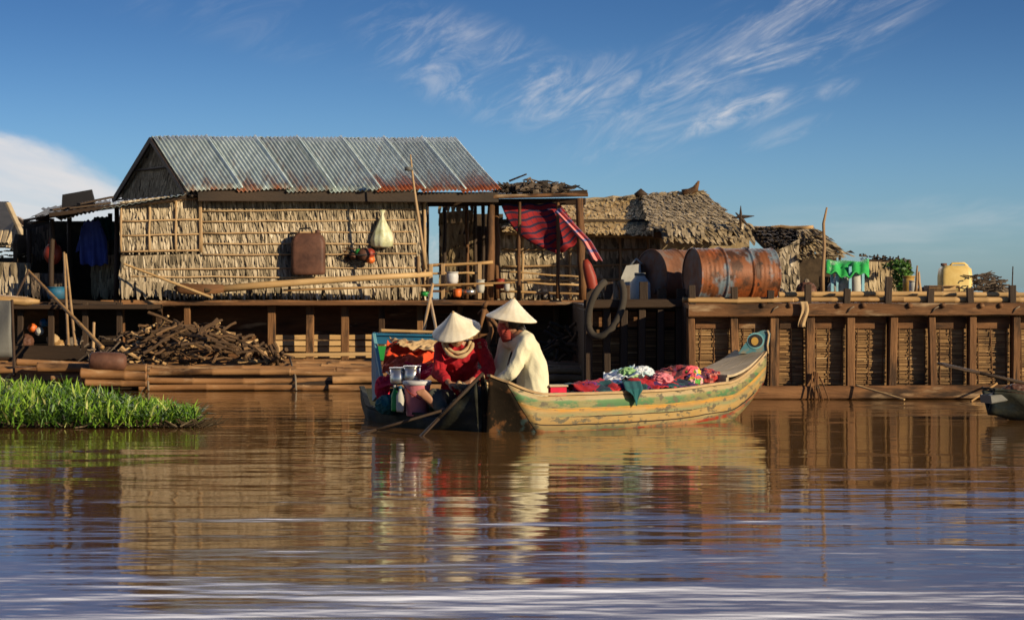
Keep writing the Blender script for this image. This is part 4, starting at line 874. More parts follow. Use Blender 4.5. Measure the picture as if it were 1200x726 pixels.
for a,b_ in (((1073,342),(1075,311)),((1078,342),(1077,318))):
    mb=MB(); branch(mb,P(*a,21.4),P(*b_,21.4),.022,.008,.004,4,6); build('stake',mb,m_bambooz,t,smooth=True)
# basket box + yellow jerrycan
Yk=21.9
t=thing('wicker_crate',P(1103,341,Yk),'dark brown wicker crate in front of the yellow jerrycan','crate')
mb=MB(); x0,x1=PX(1086,Yk),PX(1121,Yk)
for k in range(9):
    z=.97+k*.020
    for yy in (Yk-.12,Yk+.12): mb.beam((x0,yy,z),(x1,yy,z),.012,.012,tone=R.random()*.6)
    for xx in (x0,x1): mb.beam((xx,Yk-.12,z),(xx,Yk+.12,z),.012,.012,tone=R.random()*.6)
build('sides',mb,m_weave,t)
mb=MB()
for xx in (x0,(x0+x1)/2,x1): mb.beam((xx,Yk-.135,.95),(xx,Yk-.135,1.12),.018,.018,up=(0,1,0))
build('uprights',mb,m_woodz,t); mb=MB(); mb.box(((x0+x1)/2,Yk,.965),x1-x0,.22,.012); build('base',mb,m_woodd,t)
t=thing('yellow_jerrycan',P(1118,344,22.3),'big yellow plastic jerrycan standing on the right pontoon','jerrycan')
mb=MB(); mb.loft(rr_box(1100,1138,311,352,22.3,.25,rad=.06)); build('body',mb,m_yplast,t,smooth=True)
mb=MB(); mb.lathe([(.001,0),(.035,0),(.035,.03),(.001,.03)],Matrix.Translation(P(1106,311.5,22.3)),14); build('cap',mb,m_rustj,t,smooth=True)
mb=MB(); mb.tube([P(1113,312,22.3),P(1116,308.5,22.3),P(1130,308.5,22.3),P(1134,312,22.3)],.014,8); build('handle',mb,m_yplast,t,smooth=True)
t=thing('wooden_block',P(1112,341,21.5),'small pale wooden block beside the yellow jerrycan foot','block')
mb=MB(); mb.beam(P(1105,338,21.5),P(1119,338,21.5),.08,.06,tone=.9); build('block_body',mb,m_bamboo,t)
mb=MB(); mb.beam(P(1104,334.5,21.45),P(1120,334.5,21.45),.09,.01,tone=.6); build('top_board',mb,m_bamboo,t)
rr=random.Random(14); mb=MB()
for i in range(160):
    px=rr.uniform(1140,1176); h=1-((px-1152)/25)**2; a=P(px,340-rr.random()*max(.1,h)*20,rr.uniform(22,22.9)); branch(mb,a,a+V((rr.uniform(-.16,.16),rr.uniform(-.1,.1),rr.uniform(-.05,.04))),.010,.005,.015,2,5,tone=rr.random(),rr=rr)
tag(build('brushwood_heap',mb,m_thatchk),'low heap of brushwood right of the yellow jerrycan','brushwood',kind='stuff')
for px,y,r in ((1090,344,.11),(1168,345,.10),(1180,346,.09)):
    mb=MB(); mb.blob(P(px,y,22.6),r*1.5,r,r*.8,seed=px,amp=.2); tag(build('bundle',mb,m_rope,smooth=True),'small brown cloth bundle on the right pontoon near the jerrycan','bundle','brown bundles by the yellow jerrycan')
pole('thin_pole',P(1186,342,21.2),P(1187,312,21.2),.008,.006,'short thin stick standing upright at the far right of the pontoon','stick',mt=m_wooddz)
pole('thin_pole',P(1104,311,22.6),P(1104,303,22.6),.012,.008,'tiny stick just behind the jerrycan top','stick',mt=m_wooddz) if False else None
# rope loops pinned on the top beam
for i,px in enumerate((907,996,1095,1190)):
    mb=MB(); mb.tube([P(px-3,366,Y0-.115),P(px+1,361,Y0-.125),P(px+5,359,Y0-.115)],.006,6); o=build('rope_tie',mb,m_rope,pr,smooth=True)

# ================================================================= FAR LEFT
hl=thing('straw_hut',(PX(10,25.5),26,.7),'low straw covered hut with pale thatch at the far left edge','hut')
mb=MB(); leaves(mb,P(-60,288,27),P(33,288,27),P(40,306,25.6),P(-60,306,25.6),4,.026,.26,lift=.05,w=.05,seed=41); build('roof',mb,m_thatchg,hl)
mb=MB(); leaves(mb,P(-60,306,25.7),P(36,308,25.7),P(36,348,25.7),P(-60,348,25.7),3,.024,.3,lift=.05,w=.05,seed=42); build('front_wall',mb,m_thatch,hl)
mb=MB(); mb.box((PX(-12,26.6),26.6,1.1),1.1,1.6,.8); build('wall_backing',mb,m_back,hl)
sh=thing('tin_gable_shed',(PX(0,32),32,.9),'dark gabled shed with a pale roof edge behind the straw hut','shed')
mb=MB(); mb.add([P(-60,240,34),P(12,240,34),P(32,290,32),P(-60,290,32),P(-60,236,34.1),P(10,236,34.1),P(34,288,31.9),P(-60,288,31.9)],[(0,1,2,3),(7,6,5,4),(0,4,5,1),(1,5,6,2),(2,6,7,3),(3,7,4,0)]); build('roof',mb,m_tind,sh)
mb=MB(); mb.beam(P(9,238,31.8),P(33,290,31.6),.09,.05); build('barge_board',mb,m_plankg,sh)
mb=MB(); mb.beam(P(18,262,31.8),P(6,290,31.7),.06,.05); build('brace',mb,m_plankg,sh)
for px in (-4,3,9): 
    mb=MB(); mb.beam(P(px,290,31.7),P(px+5,270,31.8),.08,.03); build('slat',mb,m_plankg,sh)
mb=MB(); mb.add([P(18,262,32.4),P(58,276,31),P(60,292,31),P(24,292,32.4),P(20,254,33.6),P(50,268,33.6),P(60,292,33),P(24,292,33.4)],[(0,1,2,3),(7,6,5,4),(0,4,5,1),(1,5,6,2),(2,6,7,3),(3,7,4,0)])
t=thing('cream_tent',P(40,292,32),'cream canvas cover between the gabled shed and the dark shed','canvas')
build('canvas',mb,m_tancl,t); mb=MB(); mb.beam(P(20,255,33.5),P(58,276,31),.05,.05); build('ridge_pole',mb,m_bamboo,t)
# far-left clutter
mb=MB(); 
def f(u,v): return P(-18+u*32,352+v*66,22.6)+V((0,.04*math.sin(v*4+u*3),0))
mb.grid(8,10,f); o=build('grey_sheet',mb,m_grey,smooth=True,solid=.01); tag(o,'grey flat sheet hanging upright at the far left edge behind the grass','sheet')
pole('dark_pole',P(33,318,23.2),P(13,360,22.8),.014,.014,'short dark pole slanting from the straw hut towards the grey sheet',mt=m_wooddz)
pole('dark_pole',P(14,352,22.3),P(17,440,21.6),.016,.018,'thin dark upright pole at the edge of the grey sheet',mt=m_wooddz)
mb=MB(); mb.ell([(P(-30,352,22.9),.04,.1),(P(0,351,22.8),.06,.12),(P(30,353,22.8),.055,.12),(P(46,353,22.8),.02,.04)],(0,0,1)); o=build('pale_plank',mb,m_bamboo,smooth=True); tag(o,'pale rounded plank end lying under the straw hut','plank')
mb=MB(); mb.box((PX(65,24),24.6,.33),2.4,1.8,.18,tone=.3); lp=thing('storage_float',(PX(60,24.4),24.4,0),'dark floating store under the shed, full of clutter','floating platform'); build('float_bed',mb,m_woodd,lp)
mb=MB(); mb.box((PX(50,25.6),25.6,.6),2.8,.06,.6,tone=.1); build('back_board',mb,m_woodd,lp)
mb=MB(); mb.box((PX(50,24.4),24.9,.88),2.8,2.4,.05,tone=.5); build('deck',mb,m_woodd,lp)
for px in (24,60,100,140):
    mb=MB(); mb.beam(P(px,424,23.9),P(px,354,23.9),.07,.06,up=(0,1,0)); build('post',mb,m_wooddz,lp)
rr=random.Random(31)
cl=[(30,400,.09,m_rustj,'dark red clay pot in the clutter at the far left','pot'),(62,398,.07,m_tancl,'pale tan bundle in the clutter beneath the shed','bundle'),(70,406,.08,m_bamboo,'small yellow brown bundle above the bamboo logs','bundle'),(38,384,.05,m_orange,'small orange cup in the dark clutter','cup'),(46,388,.05,m_white,'small white jar in the dark clutter','jar'),(86,404,.10,m_rope,'grey net bundle beside the two upright poles','net'),(52,378,.05,m_blue,'small blue tin hanging beneath the shed','tin')]
for px,py,r,mm,lb,ct in cl:
    mb=MB(); mb.blob(P(px,py,24.0),r*1.1,r,r,seed=px,amp=.15); tag(build(ct,mb,mm,smooth=True),lb,ct)
mb=MB()
for k in range(26): 
    px=rr.uniform(95,150); a=P(px,395+rr.uniform(-5,22),22.4); branch(mb,a,a+V((rr.uniform(-.2,.25),rr.uniform(-.1,.1),rr.uniform(-.2,.05))),.012,.006,.02,3,5,tone=rr.random(),rr=rr)
tag(build('brushwood_heap',mb,m_thatchk),'small tangle of twigs behind the log float','brushwood',kind='stuff')
mb=MB(); mb.beam((PX(20,21.7),21.7,.22),(PX(175,21.7),21.8,.22),.25,.06,tone=.4); build('side_plank',mb,m_wood,raft)
# ================================================================= GRASS
def grass():
    mb=MB(); rr=random.Random(77)
    def dens(px): return 1 if px<165 else max(.25,1-(px-165)/95)
    for i in range(9500):
        px=rr.uniform(-60,232); 
        if rr.random()>dens(px): continue
        w=.62 if px<60 else (.50 if px<170 else .26)
        Y=rr.uniform(15.75+max(0,px-140)*.002,17.9-max(0,px-60)*.008)
        x=PX(px,Y); hmax=(.30 if px<60 else .30-(px-60)*.0014 if px<180 else .12)*(.6+.4*min(1,(Y-15.7)/.5))*(1+.25*ns(px*.03,Y*2,1))
        z0=rr.random()*hmax*.75; p=V((x,Y,z0)); l=rr.uniform(.08,.22); ang=rr.uniform(0,2*math.pi); lean=rr.uniform(.25,1.1)
        d=V((math.cos(ang)*math.sin(lean),math.sin(ang)*math.sin(lean),math.cos(lean))); s=d.cross(V((rr.uniform(-.4,.4),rr.uniform(-.4,.4),1))).normalized()*rr.uniform(.004,.009)
        m_=p+d*l*.5; e=p+d*l+V((0,0,-l*rr.uniform(.05,.45))); t=min(1,max(0,rr.gauss(.5,.22)+.3*ns(px*.02,Y,5)+ (z0/hmax-.4)*.3))  # lit tops put into the tone: higher blades come out lighter
        if rr.random()<.06: t=rr.choice([1,1,.97,.05])
        if rr.random()<.02: l*=1.7; z0=hmax*.9; p=V((x,Y,z0))
        mb.add([p-s*.6,p+s*.6,m_+s,m_-s,e],[(0,1,2,3),(3,2,4)],t)
    m=mat('floating grass blades',[(0,(.012,.028,.004)),(.35,(.05,.12,.010)),(.65,(.14,.26,.02)),(.92,(.28,.40,.05)),(1,(.50,.44,.20))],tone=.92,rough=.45,bump=0)
    tag(build('grass',mb,m),kind='stuff')
    mb=MB()
    mb.grid(60,14,lambda u,v:V((PX(-70+u*300,16.8),15.95+v*(1.9-1.5*u)+.05*ns(u*9,v*3),-.03+.17*math.sin(math.pi*min(1,v*1.2))*(1-.75*u)+.05*ns(u*20,v*6))))
    for k in range(70):
        px=rr.uniform(205,250); a=V((PX(px,15.95),15.9+rr.uniform(-.1,.5),.004)); mb.tube([a,a+V((rr.uniform(-.10,.14),rr.uniform(-.05,.05),rr.uniform(.0,.07)))],.004,5,tone=rr.random())
    for k in range(170):
        px=rr.uniform(0,236); a=V((PX(px,15.85),15.82+rr.uniform(0,.15),.015)); mb.tube([a,a+V((rr.uniform(-.12,.12),rr.uniform(-.05,.05),rr.uniform(-.01,.06)))],.006,5,tone=rr.random())
    o=build('root_mat',mb,mat('dark roots',[(0,(.02,.014,.008)),(.7,(.07,.045,.02)),(1,(.4,.32,.2))],tone=.6,rough=.9)); tag(o,kind='stuff'); o['label']='dark matted roots and stems under the floating grass'
    0 and tag(build('dead_leaf',MB().blob(P(150,482,15.7),.022,.006,.012,seed=2,amp=.2,sub=3),m_tancl,smooth=True),'pale dead leaf caught in front of the grass bank','leaf')
grass()

# ================================================================= BOATS
def boat(name,c0,c1,beam,sheer,keel,full,label,hullm,bowm=None,stern_w=.25,n=48,top_taper=.10,stern_start=.80,bow_top=.05):
    """c0 bow .. c1 stern centre line on the water; returns (thing, frame function)"""
    c0,c1=V(c0),V(c1); d=(c1-c0); L_=d.length; d.normalize(); nn=V((d.y,-d.x,0))     # nn: towards the camera side
    if nn.y>0: nn=-nn
    t=thing(name,(c0+c1)/2,label,'boat')
    def half(s,h):      # h 0 keel .. 1 gunwale
        f0=full*(1-.8*h); k=min(1,s/f0); env=.28+.72*math.sin(math.pi/2*min(1,s/.38))
        b=(bow_top*(h)+ (env*beam/2-bow_top*h)*k)
        if s>stern_start:
            q=(s-stern_start)/(1-stern_start); b*= (1-q)+q*(stern_w/(beam/2))* (1) if True else 1
            b=max(b,.02)
        return b
    hs_=[0,.08,.18,.32,.5,.7,.88,1.0]; 
    def fs_(u,h):
        f0=full*(1-.8*h); return u/ub*f0 if u<=ub else f0+(u-ub)/(1-ub)*(1-f0)
    def pt(s,side,h):
        g=sheer(s); k=keel(s); z=k+(g-k)*h; prof=[.0,.55,.80,.90,.955,.985,.995,1.0]
        i=hs_.index(h) if h in hs_ else 7
        x=half(s,h)*prof[i]
        return c0+d*(L_*s)+nn*(side*x)+V((0,0,z))
    ss=[i/n for i in range(n+1)]; ub=.08; ss=sorted(set([0,.01,.02,.03,.04,.05,.06,.07,.08]+[x for x in ss if x>.085]))
    def side_surface(flt):
        mb=MB(); rows=[]
        for s in ss:
            row=[pt(fs_(s,h),1,h) for h in reversed(hs_)]+[pt(fs_(s,h),-1,h) for h in hs_[1:]]
            rows.append(row)
        m=len(rows[0]); vs=[p for r in rows for p in r]; fs=[]
        hh=list(reversed(hs_))+hs_[1:]
        uvf=lambda s,v: v-(.14*sstep(.35,.6,s) if v<.45 else 0)
        uv=[(s,uvf(s,1-(sheer(fs_(s,hh[j]))-rows[i][j].z)/.435)) for i,s in enumerate(ss) for j in range(m)]
        for i in range(len(ss)-1):
            for j in range(m-1):
                sm=(ss[i]+ss[i+1])/2; hm=(hh[j]+hh[j+1])/2; isbow= sm<ub
                if (bowm is not None) and (isbow!=flt): continue
                fs.append((i*m+j,i*m+j+1,(i+1)*m+j+1,(i+1)*m+j))
        return mb.add(vs,fs,.5,uv)
    o=build('hull',side_surface(False),hullm,t,smooth=True); sd=o.modifiers.new('th','SOLIDIFY'); sd.thickness=.025; sd.offset=0
    if bowm:
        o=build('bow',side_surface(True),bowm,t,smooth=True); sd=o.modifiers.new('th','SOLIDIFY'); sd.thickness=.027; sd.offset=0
    # transom
    mb=MB(); r=[pt(1,1,h) for h in reversed(hs_)]+[pt(1,-1,h) for h in hs_[1:]]; mb.add(r+[p+d*.02 for p in r],[tuple(range(len(r))),tuple(range(2*len(r)-1,len(r)-1,-1))]+[(i,i+1,len(r)+i+1,len(r)+i) for i in range(len(r)-1)]); build('transom',mb,hullm if not bowm else m_inner,t)
    # gunwale caps
    for side in (1,-1):
        mb=MB(); rings=[]
        for s in ss:
            p=pt(fs_(s,1.0),side,1.0)+V((0,0,.006)); w=.022
            rings.append([p-nn*w,p+nn*w,p+nn*w+V((0,0,.018)),p-nn*w+V((0,0,.018))])
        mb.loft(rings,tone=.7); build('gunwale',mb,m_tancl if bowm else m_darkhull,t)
    # floor boards
    mb=MB()
    for i in range(int(L_*.72/.16)):
        s=.16+i*.16/L_; 
        if s>.84: break
        w=half(s,.5)*.88; c=c0+d*(L_*s)+V((0,0,keel(s)+.07)); mb.beam(c-nn*w,c+nn*w,.15,.015)
    build('floor_boards',mb,m_inner,t)
    mb=MB()
    for i in range(7):
        s=.12+i*.12; w=half(s,1.0)*.97
        rings=[]
        for side in (1,):
            pts=[pt(s,1,h)-nn*.02 for h in reversed(hs_)]+[pt(s,-1,h)+nn*.02 for h in hs_[1:]]
            mb.tube(pts,.012,6)
    build('rib',mb,m_inner,t)
    return t,pt,d,nn,L_
def sstep(a,b,x): 
    t=min(1,max(0,(x-a)/(b-a))); return t*t*(3-2*t)
# ---- painted boat
def sh1(s): return .275+.15*max(0,1-s/.13)**1.5+ .03*sstep(.5,.8,s)+.24*max(0,(s-.80)/.20)**1.6
def ke1(s): return -.16+.05*(1-sstep(0,.1,s))+.40*max(0,(s-.74)/.26)**1.7
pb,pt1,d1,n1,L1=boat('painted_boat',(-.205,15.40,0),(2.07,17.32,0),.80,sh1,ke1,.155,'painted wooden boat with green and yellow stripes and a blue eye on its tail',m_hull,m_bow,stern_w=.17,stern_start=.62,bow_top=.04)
# stern deck
for off in (.165,.225):
    mb=MB(); mb.tube([pt1(.10+.84*i/49,1,max(.2,1-off/(sh1(.10+.84*i/49)-ke1(.10+.84*i/49))))+V((0,0,.004*ns(i*.4,off*50))) for i in range(50)],.0045,6,tone=.2); build('plank_seam',mb,m_woodd,pb,smooth=True)
for hh_ in (.0,):
    mb=MB(); rg=[]
    for i in range(60):
        s_=.05+.93*i/59; g_=sh1(s_); k_=ke1(s_); p=pt1(s_,1,1-.10/(g_-k_)); rg.append([p+V((0,0,.007)),p+n1*.012+V((0,0,.005)),p+n1*.012-V((0,0,.005)),p-V((0,0,.007))])
    mb.loft(rg); build('rub_rail',mb,m_yellow,pb)
mb=MB(); rows=[]
def dk(u,v):
    s=.80+.195*v; a=pt1(s,1,1.0); b_=pt1(s,-1,1.0); return a.lerp(b_,.0+1.0*u)+V((0,0,.014+.055*(1-v)))
for k in range(3):
    mb=MB(); mb.grid(3,12,lambda u,v:dk((k+u*.97)/3,v)); o=build('stern_deck_plank',mb,m_plankg,pb,solid=.02)
mb=MB(); a=pt1(.80,1,1.0);b_=pt1(.80,-1,1.0); mb.beam(a+V((0,0,.035)),b_+V((0,0,.035)),.03,.045); build('deck_beam',mb,m_plankg,pb)
mb=MB(); 
for s in (.33,.58): a=pt1(s,1,1.0)-V((0,0,.05));b_=pt1(s,-1,1.0)-V((0,0,.05)); mb.beam(a,b_,.10,.025)
build('thwart',mb,m_inner,pb)
# tail fin with eye
tf=[]; Yf=17.28
outl=[(865,414),(871,405),(878,396),(885,390),(893,387),(899,387),(901,391),(900,400),(898,408),(899,414)]
mb=MB(); fr=[P(x,y,Yf+.0) for x,y in outl]; bk=[p+V((.02,.05,0)) for p in fr]; k=len(fr)
mb.add(fr+bk,[tuple(range(k)),tuple(range(2*k-1,k-1,-1))]+[(i,(i+1)%k,k+(i+1)%k,k+i) for i in range(k)]); fin=build('tail_fin',mb,m_teal,pb)
def disc(cx,cy,rx,ry,Y,th=.006):
    n=28; a=[P(cx+rx*math.cos(2*math.pi*i/n),cy+ry*math.sin(2*math.pi*i/n),Y) for i in range(n)]; b=[p+V((0,th,0)) for p in a]
    return MB().add(a+b,[tuple(range(n)),tuple(range(2*n-1,n-1,-1))]+[(i,(i+1)%n,n+(i+1)%n,n+i) for i in range(n)])
build('eye_ring',disc(885.5,399,10,9.5,Yf-.006),m_lblue if False else m_bluel,fin); build('eye_white',disc(885.5,399,8.4,7.6,Yf-.012),m_black,fin)
build('eye_pupil',disc(884.5,399.5,4.2,4.8,Yf-.018),m_yellow,fin)
mb=MB(); mb.tube([P(899,387,Yf-.01),P(901,392,Yf-.01),P(899,404,Yf-.01),P(900,414,Yf-.01)],.010,6); build('fin_edge',mb,m_pink if False else m_tancl,fin,smooth=True)
# ---- dark boat
def sh2(s): return .10+.28*max(0,1-s/.16)**1.8+.13*sstep(.65,1,s)
def ke2(s): return -.13+.06*(1-sstep(0,.1,s))+.14*max(0,(s-.78)/.22)**1.6
db,pt2,d2,n2,L2=boat('dark_boat',(-.245,15.44,0),(-1.19,17.55,0),.66,sh2,ke2,.30,'low dark wooden boat carrying the red clad woman and her pots',m_darkhull,None,stern_w=.14,stern_start=.70,bow_top=.03)
# oars (dark)
def oar(name,a,b,r,label,blade=True):
    a,b=V(a),V(b); t=thing(name,(a+b)/2,label,'oar'); mb=MB(); mb.tube([a,(a+b)/2,b],[r,r*1.05,r],8,tone=.2); build('shaft',mb,m_woodd,t,smooth=True)
    dd=(b-a).normalized(); mb=MB(); mb.ell([(b-dd*.02,r,r),(b+dd*.10,.035,.012),(b+dd*.30,.045,.010),(b+dd*.36,.02,.006)],(0,1,.3)); build('blade',mb,m_woodd,t,smooth=True)
oar('oar',P(517,481,15.55),P(438,504,15.35),.011,'dark oar slanting left into the water beside the low boat')
oar('oar',P(566,437,15.25),P(512,492,15.1),.014,'thick dark oar resting on the bow between the two boats')
# ---- blue frame behind cargo (open topped box)
Yb=17.0
bf=thing('blue_box_frame',P(475,470,Yb),'open box of turquoise blue boards standing in the dark boat behind the red cloth','box')
mb=MB(); mb.beam(P(437,396,Yb+.35),P(512,398,Yb+.35),.03,.10,tone=.5); build('back_board',mb,m_blue,bf)
mb=MB(); mb.beam(P(438,414,Yb+.38),P(512,414,Yb+.38),.02,.13); build('back_board',mb,m_gplast,bf)
mb=MB(); mb.add([P(437,391,Yb+.36),P(439,391,Yb+.30),P(450,461,Yb-.35),P(444,463,Yb-.3),P(438,470,Yb-.1),P(437,440,Yb+.3)],[(0,1,2,3,4,5)]); build('side_board',mb,m_blue,bf,solid=.025)
mb=MB(); mb.beam(P(438,392,Yb+.30),P(449,452,Yb-.38),.03,.03); build('edge_strip',mb,m_bluel,bf)
mb=MB(); mb.beam(P(438,391.5,Yb+.33),P(512,393,Yb+.33),.035,.02); build('edge_strip',mb,m_blue,bf)
pole('bamboo_pole',P(446,387,17.33),P(512,389,17.3),.016,.013,'pale bamboo pole lying across the top of the turquoise box')
# cloth heaps
def heap(name,blobs,mt,label,cat='cloth',amp=.16,freq=2.2,vox=None):
    mb=MB()
    for (px,py,Y,rx,ry,rz,sd) in blobs: mb.blob(P(px,py,Y),rx,ry,rz,seed=sd,amp=amp,freq=freq,sub=5)
    o=build(name,mb,mt,smooth=True); tag(o,label,cat); return o
def cloth(name,f,mt,label,cat='cloth',nx=36,ny=28):
    mb=MB(); mb.grid(nx,ny,f); o=build(name,mb,mt,smooth=True,solid=.006); tag(o,label,cat); return o
def drape(c,tl,tr,bl,br,fold,seed,dy=.05):
    def f(u,v):
        p=tl.lerp(tr,u).lerp(bl.lerp(br,u),v)
        n=1-2*abs(noise.noise(V((u*3+v*1.5,v*2.2,seed))))+.5*(1-2*abs(noise.noise(V((u*7+v*4,v*4,seed+3)))))
        return p+V((.3*fold*n,-abs(dy)*n,fold*n))
    return f
cloth('orange_red_cloth',drape(0,P(452,407,17.05),P(510,411,17.0),P(446,443,16.55),P(512,432,16.5),.045,2),m_redcl,'orange red cloth draped inside the turquoise box above the pots')
cloth('tan_cloth',drape(0,P(455,401,17.1),P(512,404,17.05),P(470,411,16.8),P(512,417,16.8),.035,4),m_tancl,'tan cloth folded over the top of the orange red cloth')
cloth('crimson_cloth',drape(0,P(460,430,16.7),P(512,433,16.4),P(441,462,16.3),P(512,444,16.2),.04,8),m_pinkcl,'crimson cloth hanging over the left side of the dark boat behind the pots')
heap('crimson_bundle',[(448,455,16.35,.06,.08,.10,5)],m_pinkcl,'small crimson cloth bundle bunched against the blue side board','bundle')
# pots, bucket
def lat(name,prof,px,py,Y,mt,parent,seg=28): 
    mb=MB(); mb.lathe(prof,Matrix.Translation(P(px,py,Y)),seg); return build(name,mb,mt,parent,smooth=True)
t=thing('pink_bucket',P(489,489,15.95),'pink plastic bucket with a pale lid beside the red clad woman','bucket')
lat('body',[(.001,0),(.082,0),(.088,.01),(.105,.24),(.108,.255),(.001,.255)],489,487,15.95,m_pink,t)
lat('lid',[(.10,.247),(.116,.25),(.118,.275),(.108,.283),(.001,.280)],489,487,15.95,m_rim,t)
mb=MB(); c=P(489,487,15.95); mb.tube([c+V((-.11,-.02,.25)),c+V((-.06,-.10,.19)),c+V((.03,-.13,.14)),c+V((.09,-.08,.20))],.005,6); build('handle',mb,m_redpl,t,smooth=True)
for (px,py,Y,r,h,lb) in ((467,450,16.15,.07,.13,'dented metal pot with a dark side, left of the two pots on the cargo'),(483,446,16.1,.068,.115,'shiny metal pot right above the pink bucket')):
    t=thing('metal_pot',P(px,py,Y),lb,'pot'); lat('body',[(.001,0),(r*.85,0),(r*.97,.02),(r,h),(r*.94,h),(r*.9,.03),(.001,.02)],px,py,Y,m_metal if px>470 else m_metal,t)
    lat('rim',[(r*.97,h-.004),(r*1.08,h-.002),(r*1.08,h+.006),(r*.97,h+.008)],px,py,Y,m_metal,t)
    mb=MB(); c=P(px,py,Y); mb.tube([c+V((-r,0,h*.8)),c+V((-r-.03,-.01,h*.78)),c+V((-r,-.02,h*.6))],.005,6); build('handle',mb,m_metal,t,smooth=True)
for (px,py,Y,mm,lb) in ((463,481,15.95,m_gplast,'green plastic bottle standing left of the pink bucket'),(469,482,15.9,m_white,'pale plastic bottle squeezed between the green bottle and the bucket')):
    t=thing('bottle',P(px,py,Y),lb,'bottle'); lat('body',[(.001,0),(.03,0),(.032,.02),(.032,.11),(.03,.13),(.012,.17),(.012,.185),(.001,.185)],px,py,Y,mm,t,16)
    lat('cap',[(.001,.183),(.015,.183),(.015,.205),(.001,.205)],px,py,Y,m_white if mm is m_gplast else m_blue,t,12)
heap('cargo_bundle',[(455,474,16.2,.10,.14,.08,3),(475,470,16.2,.12,.12,.08,4),(520,474,16.4,.15,.2,.06,6)],m_tealcl,'dark teal cargo bundle low in the stern of the dark boat','bundle')
# ---- cloth heaps in painted boat
def gl(s,side=1,dz=0): return pt1(s,side,1.0)+V((0,0,dz))
def inb(s,w,z): return pt1(s,1,1.0).lerp(pt1(s,-1,1.0),w)*V((1,1,0)) if False else V((pt1(s,1,1.0).lerp(pt1(s,-1,1.0),w).x,pt1(s,1,1.0).lerp(pt1(s,-1,1.0),w).y,z))
def spread(name,s0,s1,w0,w1,h,mt,label,seed,fold=.03,over=0):
    def f(u,v):
        s=s0+(s1-s0)*u; w=w0+(w1-w0)*v
        z=.235+h*math.sin(math.pi*min(1,max(0,v*.9+.08)))*(.55+.45*math.sin(math.pi*u))
        n=1-2*abs(noise.noise(V((u*5*(s1-s0)/.2,v*2.6,seed))))+.6*(1-2*abs(noise.noise(V((u*11*(s1-s0)/.2+v*5,v*6,seed+3)))))
        p=inb(s,w,z+fold*n)
        if over and v<.18: p=p+V((0,0,.02)) 
        return p+n1*.02*n
    return cloth(name,f,mt,label,nx=70,ny=34)
spread('checked_cloth',.27,.72,.06,.9,.105,m_check,'red and teal checked cloth spread in the painted boat, under the other cloth',3,.038)
heap('flowered_bundle',[(797,445,16.8,.20,.2,.12,31),(780,449,16.65,.17,.16,.10,32),(768,452,16.6,.12,.12,.085,39)],m_flower,'maroon flowered cloth bundle heaped highest in the painted boat',amp=.24,freq=1.7)
heap('print_bundle',[(810,437,16.7,.075,.07,.06,33),(813,446,16.6,.07,.07,.06,37)],m_multi,'small many coloured print cloth with yellow and green on top of the maroon bundle',amp=.25,freq=1.6)
heap('print_cloth',[(828,444,16.9,.13,.14,.09,34),(840,450,16.95,.11,.12,.075,35)],m_redpr,'crumpled red pink and violet cloth nearest the stern deck',amp=.25,freq=1.9)
def ft(tl,tr,bl,br,seed,fold=.02): return drape(0,tl,tr,bl,br,fold,seed,.02)
cloth('white_cloth',ft(P(706,440,16.6),P(742,431,16.6),P(706,449,16.15),P(750,441,16.15),12,.022),m_whitecl,'white cloth lying left of the maroon bundle in the painted boat')
heap('pale_blue_cloth',[(752,438,16.5,.10,.1,.06,44)],m_whitecl,'pale blue white cloth crumpled between the white cloth and the maroon bundle',amp=.3)
heap('lime_cloth',[(736,438,16.35,.08,.08,.05,47)],mat('lime print cloth',[(0,(.12,.30,.10)),(1,(.42,.58,.30))],scale=9,rough=.85),'small lime green cloth on top of the checked cloth',amp=.3)
heap('pink_cloth',[(775,445,16.35,.09,.08,.055,51)],mat('pink cotton',[(0,(.50,.10,.14)),(1,(.70,.28,.30))],scale=9,rough=.85),'small pink cloth crumpled in front of the maroon bundle',amp=.3)
heap('blue_cloth',[(722,452,16.1,.09,.07,.045,52)],mat('blue cotton',[(0,(.02,.05,.16)),(1,(.06,.15,.34))],scale=9,rough=.85),'small blue cloth on the checked cloth below the white one',amp=.35)
heap('violet_cloth',[(690,455,15.95,.11,.09,.045,53)],mat('violet cotton',[(0,(.08,.01,.12)),(1,(.22,.04,.26))],scale=9,rough=.85),'small violet cloth near the red box in the painted boat',amp=.35)
0 and heap('green_cloth',[(836,455,16.6,.07,.07,.04,54)],m_tealcl,'little dark green cloth beside the stern deck',amp=.3)
# checked cloth end that hangs over the side
def f(u,v):
    a=gl(.365,1,.03)+V((0,.12,.06)); b_=gl(.43,1,.03)+V((0,.12,.06)); p=a.lerp(b_,u)
    q=V((p.x+.01,p.y-.155-.01,p.z)); 
    if v<.5: r=p.lerp(q+V((0,0,-.055)),v*2)
    else: r=q+V((.03*(v-.5)+(0.5-u)*.10*(v-.5)*2,-.01,-.055-(v-.5)*2*(.13-.10*abs(u-.55)*1.7)))
    return r+V((0,-.012*math.sin(u*15),0))
cloth('cloth_corner',f,m_tealcl,'dark teal cloth corner hanging over the green striped side of the painted boat',nx=20,ny=20)
# red box behind cream shirt woman
t=thing('red_box',P(655,464,15.75),'small red painted box right behind the cream shirted person','box')
mb=MB(); mb.box(P(652,459,15.75),.13,.12,.10,rz=.3); build('body',mb,m_pinkcl,t); mb=MB(); mb.box(P(652,451.5,15.75),.15,.14,.014,rz=.3,tone=.9); build('lid',mb,m_plankg,t)
mb=MB(); mb.box(P(651,461,15.67),.035,.012,.02,rz=.3); build('latch',mb,m_black,t)
